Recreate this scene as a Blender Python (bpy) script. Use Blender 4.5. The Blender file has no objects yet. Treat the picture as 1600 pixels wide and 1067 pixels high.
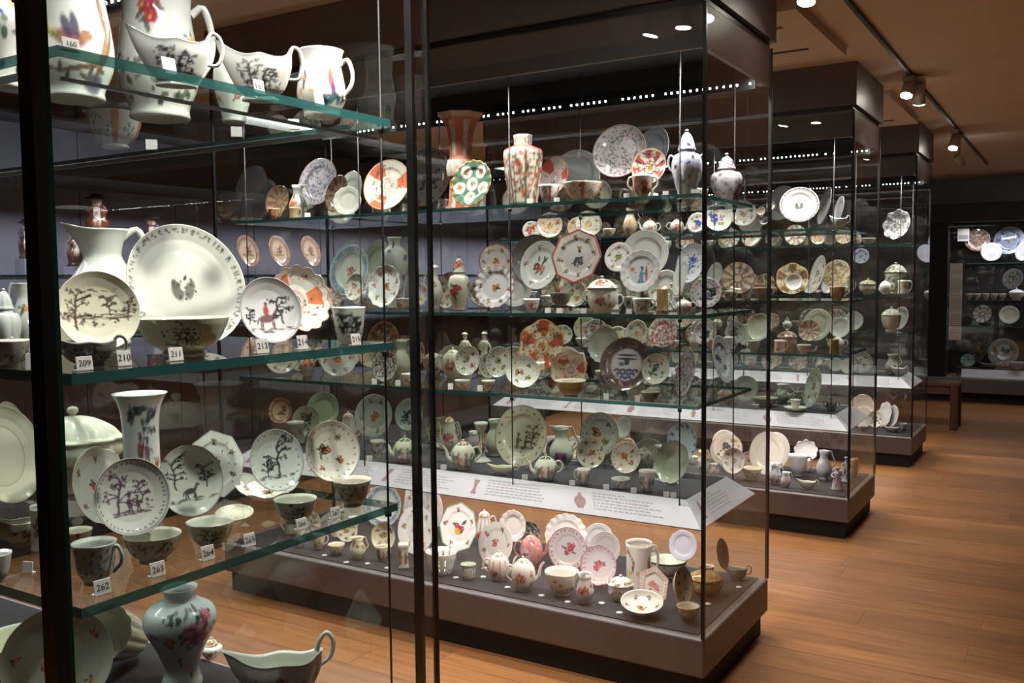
import bpy, math, random
import numpy as np
from mathutils import Matrix, Vector

# ------------------------------------------------------------------ camera, world, exposure
SC = bpy.context.scene
COL = SC.collection
F, CAMX, CAMY, CAMZ, YAW, PITCH, ROLL = 1438.4, 1.122, -3.1156, 1.55, .5528, .0664, -.0105
_f = np.array([-math.sin(YAW) * math.cos(PITCH), math.cos(YAW) * math.cos(PITCH), -math.sin(PITCH)])
_r = np.array([math.cos(YAW), math.sin(YAW), 0.0])
_u = np.cross(_r, _f)
RR = _r * math.cos(ROLL) + _u * math.sin(ROLL)
UU = -_r * math.sin(ROLL) + _u * math.cos(ROLL)
FW = _f
CAMP = np.array([CAMX, CAMY, CAMZ])
cam = bpy.data.objects.new('camera', bpy.data.cameras.new('camera'))
COL.objects.link(cam)
cam.data.sensor_width = 36.0
cam.data.lens = F * 36.0 / 1600.0
cam.data.clip_start = 0.05
cam.matrix_world = Matrix(((RR[0], UU[0], -FW[0], CAMX), (RR[1], UU[1], -FW[1], CAMY), (RR[2], UU[2], -FW[2], CAMZ), (0, 0, 0, 1)))
SC.camera = cam

world = bpy.data.worlds.new('dim_gallery')
SC.world = world
world.use_nodes = True
world.node_tree.nodes['Background'].inputs[0].default_value = (0.5, 0.45, 0.42, 1)
world.node_tree.nodes['Background'].inputs[1].default_value = 0.02
SC.view_settings.view_transform = 'Standard'
SC.view_settings.look = 'None'
SC.view_settings.gamma = 1.0
SC.view_settings.use_curve_mapping = False
SC.view_settings.exposure = 0.1
SC.cycles.transparent_max_bounces = 80
SC.cycles.max_bounces = 6
SC.cycles.diffuse_bounces = 3
SC.cycles.glossy_bounces = 3
SC.cycles.transmission_bounces = 4
SC.cycles.caustics_reflective = False
SC.cycles.caustics_refractive = False
SC.cycles.use_denoising = True
SC.cycles.sample_clamp_indirect = 4.0

CASE_LAMP = 30.0      # power of one light strip inside a case
SPOT = 70.0           # power of one ceiling spotlight

def ray(x, y):
    return FW + RR * (x - 800) / F - UU * (y - 533.5) / F
def on(ax, val, x, y):
    d = ray(x, y)
    return CAMP + d * ((val - CAMP[ax]) / d[ax])
def depth(p):
    return float((np.asarray(p) - CAMP) @ FW)
def project(p):
    d = np.asarray(p, float) - CAMP
    z = d @ FW
    return 800 + F * (d @ RR) / z, 533.5 - F * (d @ UU) / z

# ------------------------------------------------------------------ colours and materials
def lin(c):
    c = np.asarray(c, float) / 255.0
    return np.where(c <= 0.04045, c / 12.92, ((c + 0.055) / 1.055) ** 2.4)

def new_mat(name):
    m = bpy.data.materials.new(name)
    m.use_nodes = True
    nt = m.node_tree
    for n in list(nt.nodes):
        nt.nodes.remove(n)
    out = nt.nodes.new('ShaderNodeOutputMaterial')
    return m, nt, out

def L(nt, a, b):
    nt.links.new(a, b)

def principled(name, col, rough=0.5, metal=0.0, noise=0.0, scale=8.0, spec=0.5, coat=0.0, stretch=None):
    m, nt, out = new_mat(name)
    b = nt.nodes.new('ShaderNodeBsdfPrincipled')
    c = lin(col)
    b.inputs['Roughness'].default_value = rough
    b.inputs['Metallic'].default_value = metal
    b.inputs['Specular IOR Level'].default_value = spec
    b.inputs['Coat Weight'].default_value = coat
    tc = nt.nodes.new('ShaderNodeTexCoord')
    n = nt.nodes.new('ShaderNodeTexNoise')
    n.inputs['Scale'].default_value = scale
    n.inputs['Detail'].default_value = 3.0
    if stretch:
        mp = nt.nodes.new('ShaderNodeMapping')
        mp.inputs['Scale'].default_value = stretch
        L(nt, tc.outputs['Object'], mp.inputs['Vector'])
        L(nt, mp.outputs['Vector'], n.inputs['Vector'])
    else:
        L(nt, tc.outputs['Object'], n.inputs['Vector'])
    r = nt.nodes.new('ShaderNodeValToRGB')
    lo = c * (1 - noise)
    hi = np.minimum(c * (1 + noise), 1)
    r.color_ramp.elements[0].position = 0.3
    r.color_ramp.elements[1].position = 0.7
    r.color_ramp.elements[0].color = (*lo, 1)
    r.color_ramp.elements[1].color = (*hi, 1)
    L(nt, n.outputs['Fac'], r.inputs['Fac'])
    L(nt, r.outputs['Color'], b.inputs['Base Color'])
    L(nt, b.outputs['BSDF'], out.inputs['Surface'])
    return m

def glaze_mat():
    # painted porcelain: painted colours sit in the mesh, glaze with faint unevenness
    m, nt, out = new_mat('porcelain_glaze')
    b = nt.nodes.new('ShaderNodeBsdfPrincipled')
    a = nt.nodes.new('ShaderNodeAttribute')
    a.attribute_name = 'paint'
    tc = nt.nodes.new('ShaderNodeTexCoord')
    n = nt.nodes.new('ShaderNodeTexNoise')
    n.inputs['Scale'].default_value = 14.0
    L(nt, tc.outputs['Object'], n.inputs['Vector'])
    mr = nt.nodes.new('ShaderNodeMapRange')
    mr.inputs['To Min'].default_value = 0.93
    mr.inputs['To Max'].default_value = 1.0
    L(nt, n.outputs['Fac'], mr.inputs['Value'])
    mx = nt.nodes.new('ShaderNodeVectorMath')
    mx.operation = 'SCALE'
    L(nt, a.outputs['Color'], mx.inputs[0])
    L(nt, mr.outputs['Result'], mx.inputs['Scale'])
    L(nt, mx.outputs['Vector'], b.inputs['Base Color'])
    b.inputs['Roughness'].default_value = 0.09
    b.inputs['Specular IOR Level'].default_value = 0.55
    L(nt, b.outputs['BSDF'], out.inputs['Surface'])
    return m

def glass_mat(name, tint, refl=0.045, edge=0.7):
    m, nt, out = new_mat(name)
    tr = nt.nodes.new('ShaderNodeBsdfTransparent')
    tr.inputs['Color'].default_value = (*tint, 1)
    gl = nt.nodes.new('ShaderNodeBsdfGlossy')
    gl.inputs['Roughness'].default_value = 0.0
    gl.inputs['Color'].default_value = (1, 1, 1, 1)
    lw = nt.nodes.new('ShaderNodeLayerWeight')
    lw.inputs['Blend'].default_value = 0.5
    p = nt.nodes.new('ShaderNodeMath'); p.operation = 'POWER'; p.inputs[1].default_value = 5.0
    L(nt, lw.outputs['Facing'], p.inputs[0])
    ma = nt.nodes.new('ShaderNodeMath'); ma.operation = 'MULTIPLY_ADD'
    ma.inputs[1].default_value = edge; ma.inputs[2].default_value = refl
    L(nt, p.outputs[0], ma.inputs[0])
    g = nt.nodes.new('ShaderNodeNewGeometry')
    inv = nt.nodes.new('ShaderNodeMath'); inv.operation = 'SUBTRACT'; inv.inputs[0].default_value = 1.0
    L(nt, g.outputs['Backfacing'], inv.inputs[1])
    mu = nt.nodes.new('ShaderNodeMath'); mu.operation = 'MULTIPLY'
    L(nt, ma.outputs[0], mu.inputs[0]); L(nt, inv.outputs[0], mu.inputs[1])
    mix = nt.nodes.new('ShaderNodeMixShader')
    L(nt, mu.outputs[0], mix.inputs['Fac'])
    L(nt, tr.outputs[0], mix.inputs[1]); L(nt, gl.outputs[0], mix.inputs[2])
    L(nt, mix.outputs[0], out.inputs['Surface'])
    return m

def emit_mat(name, col, strength):
    m, nt, out = new_mat(name)
    e = nt.nodes.new('ShaderNodeEmission')
    e.inputs['Color'].default_value = (*lin(col), 1)
    e.inputs['Strength'].default_value = strength
    L(nt, e.outputs[0], out.inputs['Surface'])
    return m

def edge_glass_mat():
    m, nt, out = new_mat('green_glass_edge')
    tr = nt.nodes.new('ShaderNodeBsdfTransparent'); tr.inputs['Color'].default_value = (.25, .5, .47, 1)
    b = nt.nodes.new('ShaderNodeBsdfPrincipled')
    b.inputs['Base Color'].default_value = (*lin((48, 98, 98)), 1)
    b.inputs['Roughness'].default_value = 0.25
    mix = nt.nodes.new('ShaderNodeMixShader'); mix.inputs[0].default_value = 0.8
    L(nt, tr.outputs[0], mix.inputs[1]); L(nt, b.outputs[0], mix.inputs[2])
    L(nt, mix.outputs[0], out.inputs['Surface'])
    return m

def wood_floor_mat():
    m, nt, out = new_mat('oak_floor')
    b = nt.nodes.new('ShaderNodeBsdfPrincipled')
    tc = nt.nodes.new('ShaderNodeTexCoord')
    oi = nt.nodes.new('ShaderNodeObjectInfo')
    mp = nt.nodes.new('ShaderNodeMapping'); mp.inputs['Scale'].default_value = (1.3, 16, 1)
    ad = nt.nodes.new('ShaderNodeVectorMath'); ad.operation = 'ADD'
    sc = nt.nodes.new('ShaderNodeVectorMath'); sc.operation = 'SCALE'; sc.inputs['Scale'].default_value = 13.0
    cb = nt.nodes.new('ShaderNodeCombineXYZ')
    L(nt, oi.outputs['Random'], cb.inputs[0]); L(nt, oi.outputs['Random'], cb.inputs[1])
    L(nt, cb.outputs[0], sc.inputs[0])
    L(nt, tc.outputs['Object'], ad.inputs[0]); L(nt, sc.outputs[0], ad.inputs[1])
    L(nt, ad.outputs[0], mp.inputs['Vector'])
    n = nt.nodes.new('ShaderNodeTexNoise'); n.inputs['Scale'].default_value = 2.2; n.inputs['Detail'].default_value = 6
    L(nt, mp.outputs[0], n.inputs['Vector'])
    r = nt.nodes.new('ShaderNodeValToRGB')
    r.color_ramp.elements[0].position = .28; r.color_ramp.elements[0].color = (*lin((148, 97, 58)), 1)
    r.color_ramp.elements[1].position = .72; r.color_ramp.elements[1].color = (*lin((184, 127, 78)), 1)
    L(nt, n.outputs['Fac'], r.inputs['Fac'])
    mr = nt.nodes.new('ShaderNodeMapRange'); mr.inputs['To Min'].default_value = .82; mr.inputs['To Max'].default_value = 1.06
    L(nt, oi.outputs['Random'], mr.inputs['Value'])
    mx = nt.nodes.new('ShaderNodeVectorMath'); mx.operation = 'SCALE'
    L(nt, r.outputs['Color'], mx.inputs[0]); L(nt, mr.outputs['Result'], mx.inputs['Scale'])
    L(nt, mx.outputs[0], b.inputs['Base Color'])
    b.inputs['Roughness'].default_value = .42
    b.inputs['Specular IOR Level'].default_value = .35
    L(nt, b.outputs[0], out.inputs['Surface'])
    return m

M = {
    'glaze': glaze_mat(),
    'pane': glass_mat('case_glass', (.975, .985, .98), .075, .7),
    'shelf': glass_mat('shelf_glass', (.95, .98, .965), .08, .75),
    'acrylic': glass_mat('clear_acrylic', (.96, .97, .965), .06, .6),
    'edge': edge_glass_mat(),
    'darkedge': principled('dark_green_glass_edge', (18, 46, 36), .2, noise=.05),
    'floor': wood_floor_mat(),
    'subfloor': principled('dark_subfloor', (60, 38, 24), .8, noise=.1),
    'ceiling': principled('beige_ceiling', (222, 207, 190), .9, noise=.03, scale=3),
    'wall': principled('grey_wall', (120, 114, 116), .85, noise=.03, scale=4),
    'darkwall': principled('dark_wall', (46, 40, 40), .8, noise=.06),
    'lilac': principled('lilac_panel', (140, 138, 154), .75, noise=.03, scale=5),
    'brownpanel': principled('brown_panel', (96, 74, 68), .6, noise=.12, scale=6, stretch=(2, 2, .3)),
    'bronze': principled('bronze_grey_metal', (108, 102, 103), .45, metal=.2, noise=.05, scale=30),
    'plinth': principled('black_plinth', (22, 19, 18), .7, noise=.05),
    'deck': principled('charcoal_deck', (42, 40, 45), .85, noise=.06, scale=60),
    'black': principled('black_joint', (9, 12, 11), .35, noise=.05),
    'inner': principled('black_case_lining', (14, 14, 16), .8, noise=.05),
    'steel': principled('brushed_steel', (150, 150, 150), .3, metal=.9, noise=.04),
    'cable': principled('dark_cable', (38, 36, 36), .4, metal=.6, noise=.04),
    'card': principled('white_card', (225, 220, 216), .6, noise=.01),
    'ink': principled('black_ink', (25, 24, 26), .8, noise=.02),
    'greyink': principled('grey_print', (160, 155, 158), .8, noise=.02),
    'pinkink': principled('faded_pink_print', (150, 118, 118), .8, noise=.25, scale=90),
    'rail': principled('white_caption_panel', (186, 181, 186), .5, noise=.01),
    'led': emit_mat('led_glow', (235, 240, 255), 30.0),
    'lens': emit_mat('spot_lens_glow', (255, 244, 226), 60.0),
    'lampbody': principled('white_lamp_body', (190, 184, 178), .5, noise=.03),
    'track': principled('dark_track', (40, 37, 36), .5, noise=.04),
    'bench': principled('dark_bench_wood', (92, 60, 44), .5, noise=.15, scale=5, stretch=(1, 6, 6)),
    'panel': emit_mat('lit_text_panel', (200, 202, 214), .12),
}

# ------------------------------------------------------------------ mesh helpers
def mesh_np(name, V, Q, cols=None, mat=None, smooth=True, T=None, fmat=None, mats=None):
    V = np.asarray(V, np.float32); Q = np.asarray(Q, np.int32).reshape(-1, 4)
    T = np.zeros((0, 3), np.int32) if T is None else np.asarray(T, np.int32).reshape(-1, 3)
    me = bpy.data.meshes.new(name)
    nq, ntr = len(Q), len(T)
    me.vertices.add(len(V)); me.vertices.foreach_set('co', V.ravel())
    me.loops.add(nq * 4 + ntr * 3)
    me.loops.foreach_set('vertex_index', np.concatenate([Q.ravel(), T.ravel()]).astype(np.int32))
    me.polygons.add(nq + ntr)
    ls = np.concatenate([np.arange(nq) * 4, nq * 4 + np.arange(ntr) * 3]).astype(np.int32)
    me.polygons.foreach_set('loop_start', ls)
    me.polygons.foreach_set('use_smooth', np.full(nq + ntr, smooth))
    if fmat is not None:
        me.polygons.foreach_set('material_index', np.asarray(fmat, np.int32))
    me.update(calc_edges=True)
    me.validate()
    if cols is not None:
        at = me.attributes.new('paint', 'FLOAT_COLOR', 'POINT')
        c4 = np.ones((len(V), 4), np.float32); c4[:, :3] = cols
        at.data.foreach_set('color', c4.ravel())
    for mm in (mats or [mat]):
        me.materials.append(mm)
    return me

def obj(name, me, parent=None, loc=None, rotz=None):
    o = bpy.data.objects.new(name, me)
    COL.objects.link(o)
    if parent is not None:
        o.parent = parent
    if loc is not None:
        o.location = loc
    if rotz is not None:
        o.rotation_euler = (0, 0, rotz)
    return o

BOXQ = [(0, 3, 2, 1), (4, 5, 6, 7), (0, 1, 5, 4), (1, 2, 6, 5), (2, 3, 7, 6), (3, 0, 4, 7)]
def box_data(x0, x1, y0, y1, z0, z1):
    return [(x0, y0, z0), (x1, y0, z0), (x1, y1, z0), (x0, y1, z0), (x0, y0, z1), (x1, y0, z1), (x1, y1, z1), (x0, y1, z1)]

def box(name, x0, x1, y0, y1, z0, z1, mat, parent=None, edge=None):
    V = box_data(x0, x1, y0, y1, z0, z1)
    if edge is None:
        me = mesh_np(name, V, BOXQ, mat=mat, smooth=False)
    else:      # edge: (material, indices of the faces that get it)
        fm = [1 if i in edge[1] else 0 for i in range(6)]
        me = mesh_np(name, V, BOXQ, mats=[mat, edge[0]], smooth=False, fmat=fm)
    return obj(name, me, parent)

def boxes(name, blist, mat, parent=None):
    V, Q = [], []
    for b in blist:
        k = len(V); V += box_data(*b); Q += [tuple(i + k for i in q) for q in BOXQ]
    return obj(name, mesh_np(name, V, Q, mat=mat, smooth=False), parent)

def bevel_box(name, x0, x1, y0, y1, z0, z1, mat, parent=None, bw=.008, seg=3):
    o = box(name, x0, x1, y0, y1, z0, z1, mat, parent)
    md = o.modifiers.new('bevel', 'BEVEL'); md.width = bw; md.segments = seg
    return o

def tag(o, label=None, cat=None, group=None, kind=None):
    if label: o['label'] = label
    if cat: o['category'] = cat
    if group: o['group'] = group
    if kind: o['kind'] = kind
    return o

def empty(name, loc=(0, 0, 0), rotz=0.0):
    o = bpy.data.objects.new(name, None)
    o.empty_display_size = .05
    COL.objects.link(o)
    o.location = loc; o.rotation_euler = (0, 0, rotz)
    return o

def grid_quads(nv, nu, closed=True):
    i = np.arange(nv - 1)[:, None]; j = np.arange(nu if closed else nu - 1)[None, :]
    j2 = (j + 1) % nu
    return np.stack([i * nu + j, i * nu + j2, (i + 1) * nu + j2, (i + 1) * nu + j], -1).reshape(-1, 4)

def catmull(P, n):
    P = np.asarray(P, float)
    Q = np.vstack([2 * P[0] - P[1], P, 2 * P[-1] - P[-2]])
    seg = np.linalg.norm(np.diff(P, axis=0), axis=1); s = np.concatenate([[0], np.cumsum(seg)])
    t = np.linspace(0, s[-1], n)
    k = np.clip(np.searchsorted(s, t, side='right') - 1, 0, len(P) - 2)
    u = ((t - s[k]) / np.maximum(seg[k], 1e-9))[:, None]
    p0, p1, p2, p3 = Q[k], Q[k + 1], Q[k + 2], Q[k + 3]
    return .5 * (2 * p1 + (p2 - p0) * u + (2 * p0 - 5 * p1 + 4 * p2 - p3) * u * u + (3 * p1 - p0 - 3 * p2 + p3) * u ** 3)

def linear(P, n):
    P = np.asarray(P, float)
    seg = np.linalg.norm(np.diff(P, axis=0), axis=1); s = np.concatenate([[0], np.cumsum(seg)])
    t = np.linspace(0, s[-1], n)
    return np.stack([np.interp(t, s, P[:, i]) for i in range(P.shape[1])], 1)

def tube_data(pts, rad, n=8, m=24):
    P = catmull(pts, m); rad = np.interp(np.linspace(0, 1, m), np.linspace(0, 1, len(np.atleast_1d(rad))), np.atleast_1d(rad))
    T = np.gradient(P, axis=0); T /= np.linalg.norm(T, axis=1)[:, None] + 1e-12
    ref = np.array([0, 1., 0]); out = []
    for i in range(m):
        a = np.cross(T[i], ref)
        if np.linalg.norm(a) < 1e-3: a = np.cross(T[i], [1., 0, 0])
        a /= np.linalg.norm(a); b = np.cross(T[i], a)
        th = np.linspace(0, 2 * np.pi, n, endpoint=False)
        out.append(P[i] + rad[i] * (np.cos(th)[:, None] * a + np.sin(th)[:, None] * b))
    V = np.array(out).reshape(-1, 3)
    Q = grid_quads(m, n)
    k = len(V)
    V = np.vstack([V, P[0], P[-1]])
    T3 = [(k, (j + 1) % n, j) for j in range(n)] + [(k + 1, (m - 1) * n + j, (m - 1) * n + (j + 1) % n) for j in range(n)]
    return V, Q[:, ::-1], np.array(T3)

# ------------------------------------------------------------------ painting on porcelain
WHITE = (236, 234, 226); CREAM = (232, 226, 206); GREEN_W = (222, 230, 218); GREYW = (206, 208, 204); BLUEW = (216, 224, 230)
BLACK = (38, 38, 42); PURPLE = (92, 60, 86); SEPIA = (84, 66, 54); RED = (186, 52, 40); IRON = (206, 92, 44); ORANGE = (226, 118, 50)
PINK = (206, 98, 132); ROSE = (190, 60, 96); BLUE = (52, 74, 150); NAVY = (34, 40, 84); GREEN = (52, 104, 62); DGREEN = (34, 66, 52)
TEAL = (70, 140, 150); YELLOW = (220, 186, 60); GOLD = (176, 132, 60); BROWN = (110, 74, 52); LILAC = (196, 192, 214); CYAN = (58, 160, 200)

class Paint:
    def __init__(self, seed=0):
        self.ops = []; self.rg = random.Random(seed)
    def dab(self, x, y, rx, ry=None, ang=0.0, col=BLACK, al=.9):
        self.ops.append(('d', x, y, rx, ry or rx, ang, col, al))
    def stroke(self, pts, w, col, al=.9):
        for (x0, y0), (x1, y1) in zip(pts[:-1], pts[1:]):
            l = math.hypot(x1 - x0, y1 - y0)
            self.dab((x0 + x1) / 2, (y0 + y1) / 2, l / 2 + w * .5, w, math.atan2(y1 - y0, x1 - x0), col, al)
    def flower(self, x, y, s, col, cen=YELLOW):
        for k in range(5):
            a = k * 2 * math.pi / 5 + self.rg.random()
            self.dab(x + .55 * s * math.cos(a), y + .55 * s * math.sin(a), .5 * s, .42 * s, a, col, .85)
        self.dab(x, y, .25 * s, col=cen)
    def leaf(self, x, y, s, a, col=GREEN):
        self.dab(x + s * .6 * math.cos(a), y + s * .6 * math.sin(a), s * .6, s * .25, a, col, .85)
    def sprig(self, x, y, s, col, leafc=DGREEN):
        a = self.rg.uniform(0, 6.28)
        self.stroke([(x - s * math.cos(a), y - s * math.sin(a)), (x, y), (x + .8 * s * math.cos(a + .5), y + .8 * s * math.sin(a + .5))], s * .1, leafc, .8)
        for k in range(4):
            self.leaf(x + self.rg.uniform(-.4, .4) * s, y + self.rg.uniform(-.4, .4) * s, s * .55, self.rg.uniform(0, 6.28), leafc)
        self.flower(x + .2 * s, y + .2 * s, s * .42, col)
    def bouquet(self, x, y, s, cols, leafc=DGREEN):
        for k in range(9):
            self.leaf(x + self.rg.uniform(-.5, .5) * s, y + self.rg.uniform(-.5, .5) * s, s * .5, self.rg.uniform(0, 6.28), leafc)
        for k in range(7):
            self.flower(x + self.rg.uniform(-.6, .6) * s, y + self.rg.uniform(-.5, .5) * s, s * self.rg.uniform(.22, .38), self.rg.choice(cols))
    def tree(self, x, y, s, col, side=1):
        px, py = x, y; pts = [(px, py)]
        for k in range(6):
            px += self.rg.uniform(-.06, .1) * s * side; py += .15 * s; pts.append((px, py))
        self.stroke(pts, s * .035, col)
        for (bx, by) in pts[2:]:
            for q in range(2):
                a = self.rg.uniform(-.3, .9) if self.rg.random() < .6 else self.rg.uniform(2.2, 3.4)
                l = s * self.rg.uniform(.15, .4)
                ex, ey = bx + l * math.cos(a), by + l * math.sin(a)
                self.stroke([(bx, by), ((bx + ex) / 2, (by + ey) / 2 + .03 * s), (ex, ey)], s * .018, col, .85)
                for w in range(5):
                    self.dab(ex + self.rg.uniform(-.1, .1) * s, ey + self.rg.uniform(-.06, .06) * s, s * .045, s * .03, self.rg.uniform(0, 3), col, .7)
    def ground(self, x, y, w, col, n=16):
        for k in range(n):
            self.dab(x + self.rg.uniform(-w, w), y + self.rg.uniform(-.12, .06) * w, w * self.rg.uniform(.06, .22), w * .025, self.rg.uniform(-.2, .2), col, self.rg.uniform(.35, .75))
    def man(self, x, y, s, col, coat=None):
        c2 = coat or col
        self.dab(x, y + .45 * s, .13 * s, .26 * s, .1, c2)
        self.dab(x + .02 * s, y + .82 * s, .08 * s, .1 * s, 0, col)
        self.dab(x, y + .93 * s, .13 * s, .035 * s, 0, col)
        self.stroke([(x - .06 * s, y + .22 * s), (x - .1 * s, y)], .035 * s, col)
        self.stroke([(x + .06 * s, y + .22 * s), (x + .12 * s, y)], .035 * s, col)
        self.stroke([(x + .1 * s, y + .6 * s), (x + .3 * s, y + .45 * s)], .035 * s, c2)
    def horse(self, x, y, s, col, rider=None):
        self.dab(x, y + .42 * s, .34 * s, .15 * s, .1, col)
        self.stroke([(x + .28 * s, y + .48 * s), (x + .42 * s, y + .72 * s)], .07 * s, col)
        self.dab(x + .48 * s, y + .72 * s, .12 * s, .05 * s, -.6, col)
        for dx in (-.26, -.18, .2, .28):
            self.stroke([(x + dx * s, y + .34 * s), (x + (dx + self.rg.uniform(-.06, .06)) * s, y)], .028 * s, col)
        self.stroke([(x - .32 * s, y + .45 * s), (x - .44 * s, y + .2 * s)], .03 * s, col)
        if rider:
            self.dab(x, y + .72 * s, .11 * s, .2 * s, 0, rider); self.dab(x + .02 * s, y + .98 * s, .07 * s, .08 * s, 0, col)
    def bird(self, x, y, s, body=(140, 70, 70), tail=YELLOW, wing=(70, 62, 90)):
        self.dab(x, y, .42 * s, .22 * s, -.25, body); self.dab(x + .42 * s, y + .1 * s, .17 * s, .15 * s, 0, (160, 110, 70))
        self.dab(x - .6 * s, y + .25 * s, .42 * s, .1 * s, -.6, tail); self.dab(x - .55 * s, y + .15 * s, .4 * s, .07 * s, -.4, (90, 120, 70))
        self.dab(x - .05 * s, y + .3 * s, .12 * s, .32 * s, .35, wing); self.dab(x + .15 * s, y + .35 * s, .1 * s, .34 * s, .2, wing)
    def ring(self, r0, r1, col, al=.9): self.ops.append(('r', r0, r1, col, al))
    def sector(self, n, frac, r0, r1, col, ph=0., al=.9): self.ops.append(('s', n, frac, r0, r1, col, ph, al))
    def band(self, y0, y1, col, al=.9): self.ops.append(('b', y0, y1, col, al))
    def stripes(self, n, frac, y0, y1, col, ph=0., al=.9): self.ops.append(('t', n, frac, y0, y1, col, ph, al))
    def border(self, n, r, s, cols):
        for k in range(n):
            a = k * 2 * math.pi / n + self.rg.uniform(-.05, .05)
            self.dab(r * math.cos(a), r * math.sin(a), s, s * .6, a + self.rg.uniform(-.6, .6), self.rg.choice(cols), .85)
    def scatter(self, n, s, cols, r=.85, rect=None):
        for k in range(n):
            if rect:
                x, y = self.rg.uniform(rect[0], rect[1]), self.rg.uniform(rect[2], rect[3])
            else:
                q = r * math.sqrt(self.rg.random()); a = self.rg.uniform(0, 6.28); x, y = q * math.cos(a), q * math.sin(a)
            self.dab(x, y, s * self.rg.uniform(.5, 1.3), s * self.rg.uniform(.35, .8), self.rg.uniform(0, 3.1), self.rg.choice(cols), self.rg.uniform(.6, .95))
    def apply(self, C, P, th, mask, minr=0.0):
        # C: vertex colours, P: painted plane coordinates, th: angle, mask: where paint may lie
        P = P.astype(np.float32); r = np.hypot(P[:, 0], P[:, 1]); m = mask.astype(np.float32)
        for op in self.ops:
            if op[0] == 'd':
                _, x, y, rx, ry, an, col, al = op
                R = max(rx, ry, minr) * 1.25
                idx = np.nonzero((np.abs(P[:, 0] - x) < R) & (np.abs(P[:, 1] - y) < R))[0]
                if len(idx) == 0: continue
                dx, dy = P[idx, 0] - x, P[idx, 1] - y
                ca, sa = math.cos(an), math.sin(an)
                d = np.hypot((dx * ca + dy * sa) / max(rx, minr), (-dx * sa + dy * ca) / max(ry, minr))
                w = np.clip((1.2 - d) / .4, 0, 1) * al * m[idx]
                C[idx] = C[idx] * (1 - w[:, None]) + lin(col) * w[:, None]
                continue
            if op[0] == 'r':
                _, a, b, col, al = op; e = .012
                w = np.clip((r - a) / e + .5, 0, 1) * np.clip((b - r) / e + .5, 0, 1) * al * m
            elif op[0] == 's':
                _, n, fr, a, b, col, ph, al = op
                ang = (np.arctan2(P[:, 1], P[:, 0]) / (2 * np.pi) * n + ph) % 1.0
                w = ((ang < fr) & (r > a) & (r < b)) * al * m
            elif op[0] == 'b':
                _, a, b, col, al = op
                w = ((P[:, 1] > a) & (P[:, 1] < b)) * al * m
            else:
                _, n, fr, a, b, col, ph, al = op
                ang = (th / (2 * np.pi) * n + ph) % 1.0
                w = ((ang < fr) & (P[:, 1] > a) & (P[:, 1] < b)) * al * m
            C += (lin(col) - C) * np.asarray(w)[:, None]

# style functions for plates (plane coordinates -1..1) --------------------------------------
def st_sprig(p, col=PINK, rim=None, n=6):
    if rim: p.ring(.955, 1.1, rim)
    for k in range(n):
        a = k * 6.283 / n + p.rg.uniform(-.2, .2)
        p.sprig(.72 * math.cos(a), .72 * math.sin(a), .14, p.rg.choice([col, col, PURPLE, IRON]))
    p.bouquet(p.rg.uniform(-.05, .05), p.rg.uniform(-.05, .05), .26, [col, ROSE, IRON])
def st_bouquet(p, col=PINK, rim=None):
    if rim: p.ring(.94, 1.1, rim)
    p.bouquet(0, 0, .42, [col, ROSE, YELLOW, PURPLE])
    for k in range(5):
        a = k * 1.2566 + .5; p.sprig(.75 * math.cos(a), .75 * math.sin(a), .13, col)
def st_scene(p, col=BLACK, rim=True, man=True):
    if rim:
        p.ring(.93, .97, col, .5); p.border(44, .87, .035, [col])
    p.ground(0, -.38, .6, col, 34); p.tree(-.35, -.4, 1.0, col); p.tree(.3, -.2, .6, col, -1)
    if man: p.man(-.02, -.42, .55, col); p.man(.2, -.4, .45, col)
    p.scatter(14, .05, [col], .7, (-.1, .6, -.3, -.05))
def st_tree(p, col=BLACK):
    p.ring(.95, 1.1, col, .35); p.ground(0, -.5, .65, col, 26); p.tree(.15, -.5, 1.15, col); p.tree(-.3, -.5, .55, col, -1); p.border(20, .86, .03, [col])
def st_horse(p, col=BLACK):
    p.tree(-.35, -.2, .9, col); p.tree(.55, -.25, .6, col, -1); p.horse(.05, -.52, .55, BLACK); p.ground(0, -.5, .7, (70, 80, 70), 24); p.ring(.96, 1.1, BLACK, .4)
def st_rider(p):
    p.ring(.93, 1.1, (96, 96, 94), .45); p.horse(-.05, -.55, .8, (120, 74, 70), RED); p.tree(.45, -.4, .9, BLACK, -1); p.ground(0, -.55, .75, (90, 90, 90), 30); p.tree(-.7, -.4, .5, BLACK)
def st_crest(p):
    p.border(70, .93, .03, [(70, 72, 70), (110, 112, 108)]); p.border(70, .89, .018, [(120, 122, 118)])
    p.dab(-.12, -.06, .1, .16, .2, (70, 68, 66), .8); p.dab(.08, -.06, .08, .15, -.3, (90, 86, 82), .8); p.dab(-.02, .0, .05, .06, 0, (236, 232, 224))
    p.dab(-.16, .06, .05, .08, 0, (120, 110, 100)); p.dab(.15, .07, .03, .09, .3, (120, 116, 110)); p.scatter(12, .035, [(80, 78, 76)], .2)
def st_sepia(p):
    p.ground(0, -.1, .8, SEPIA, 40); p.tree(-.5, -.45, .95, SEPIA); p.tree(.35, -.1, .5, SEPIA, -1); p.tree(.75, -.15, .4, SEPIA); p.scatter(26, .05, [SEPIA], .7, (-.7, .75, -.35, -.05)); p.ground(0, .55, .5, SEPIA, 8)
def st_imari(p, c1=RED, c2=NAVY, n=6):
    p.ring(.96, 1.1, GOLD); p.sector(n, .42, .36, .95, c1); p.sector(n, .18, .55, .88, c2, .62, .8); p.ring(.3, .35, c2); p.bouquet(0, 0, .22, [c1, c2, GOLD]); p.scatter(110, .055, [c1, c2, GOLD, GREEN, SEPIA, WHITE], .92)
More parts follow.
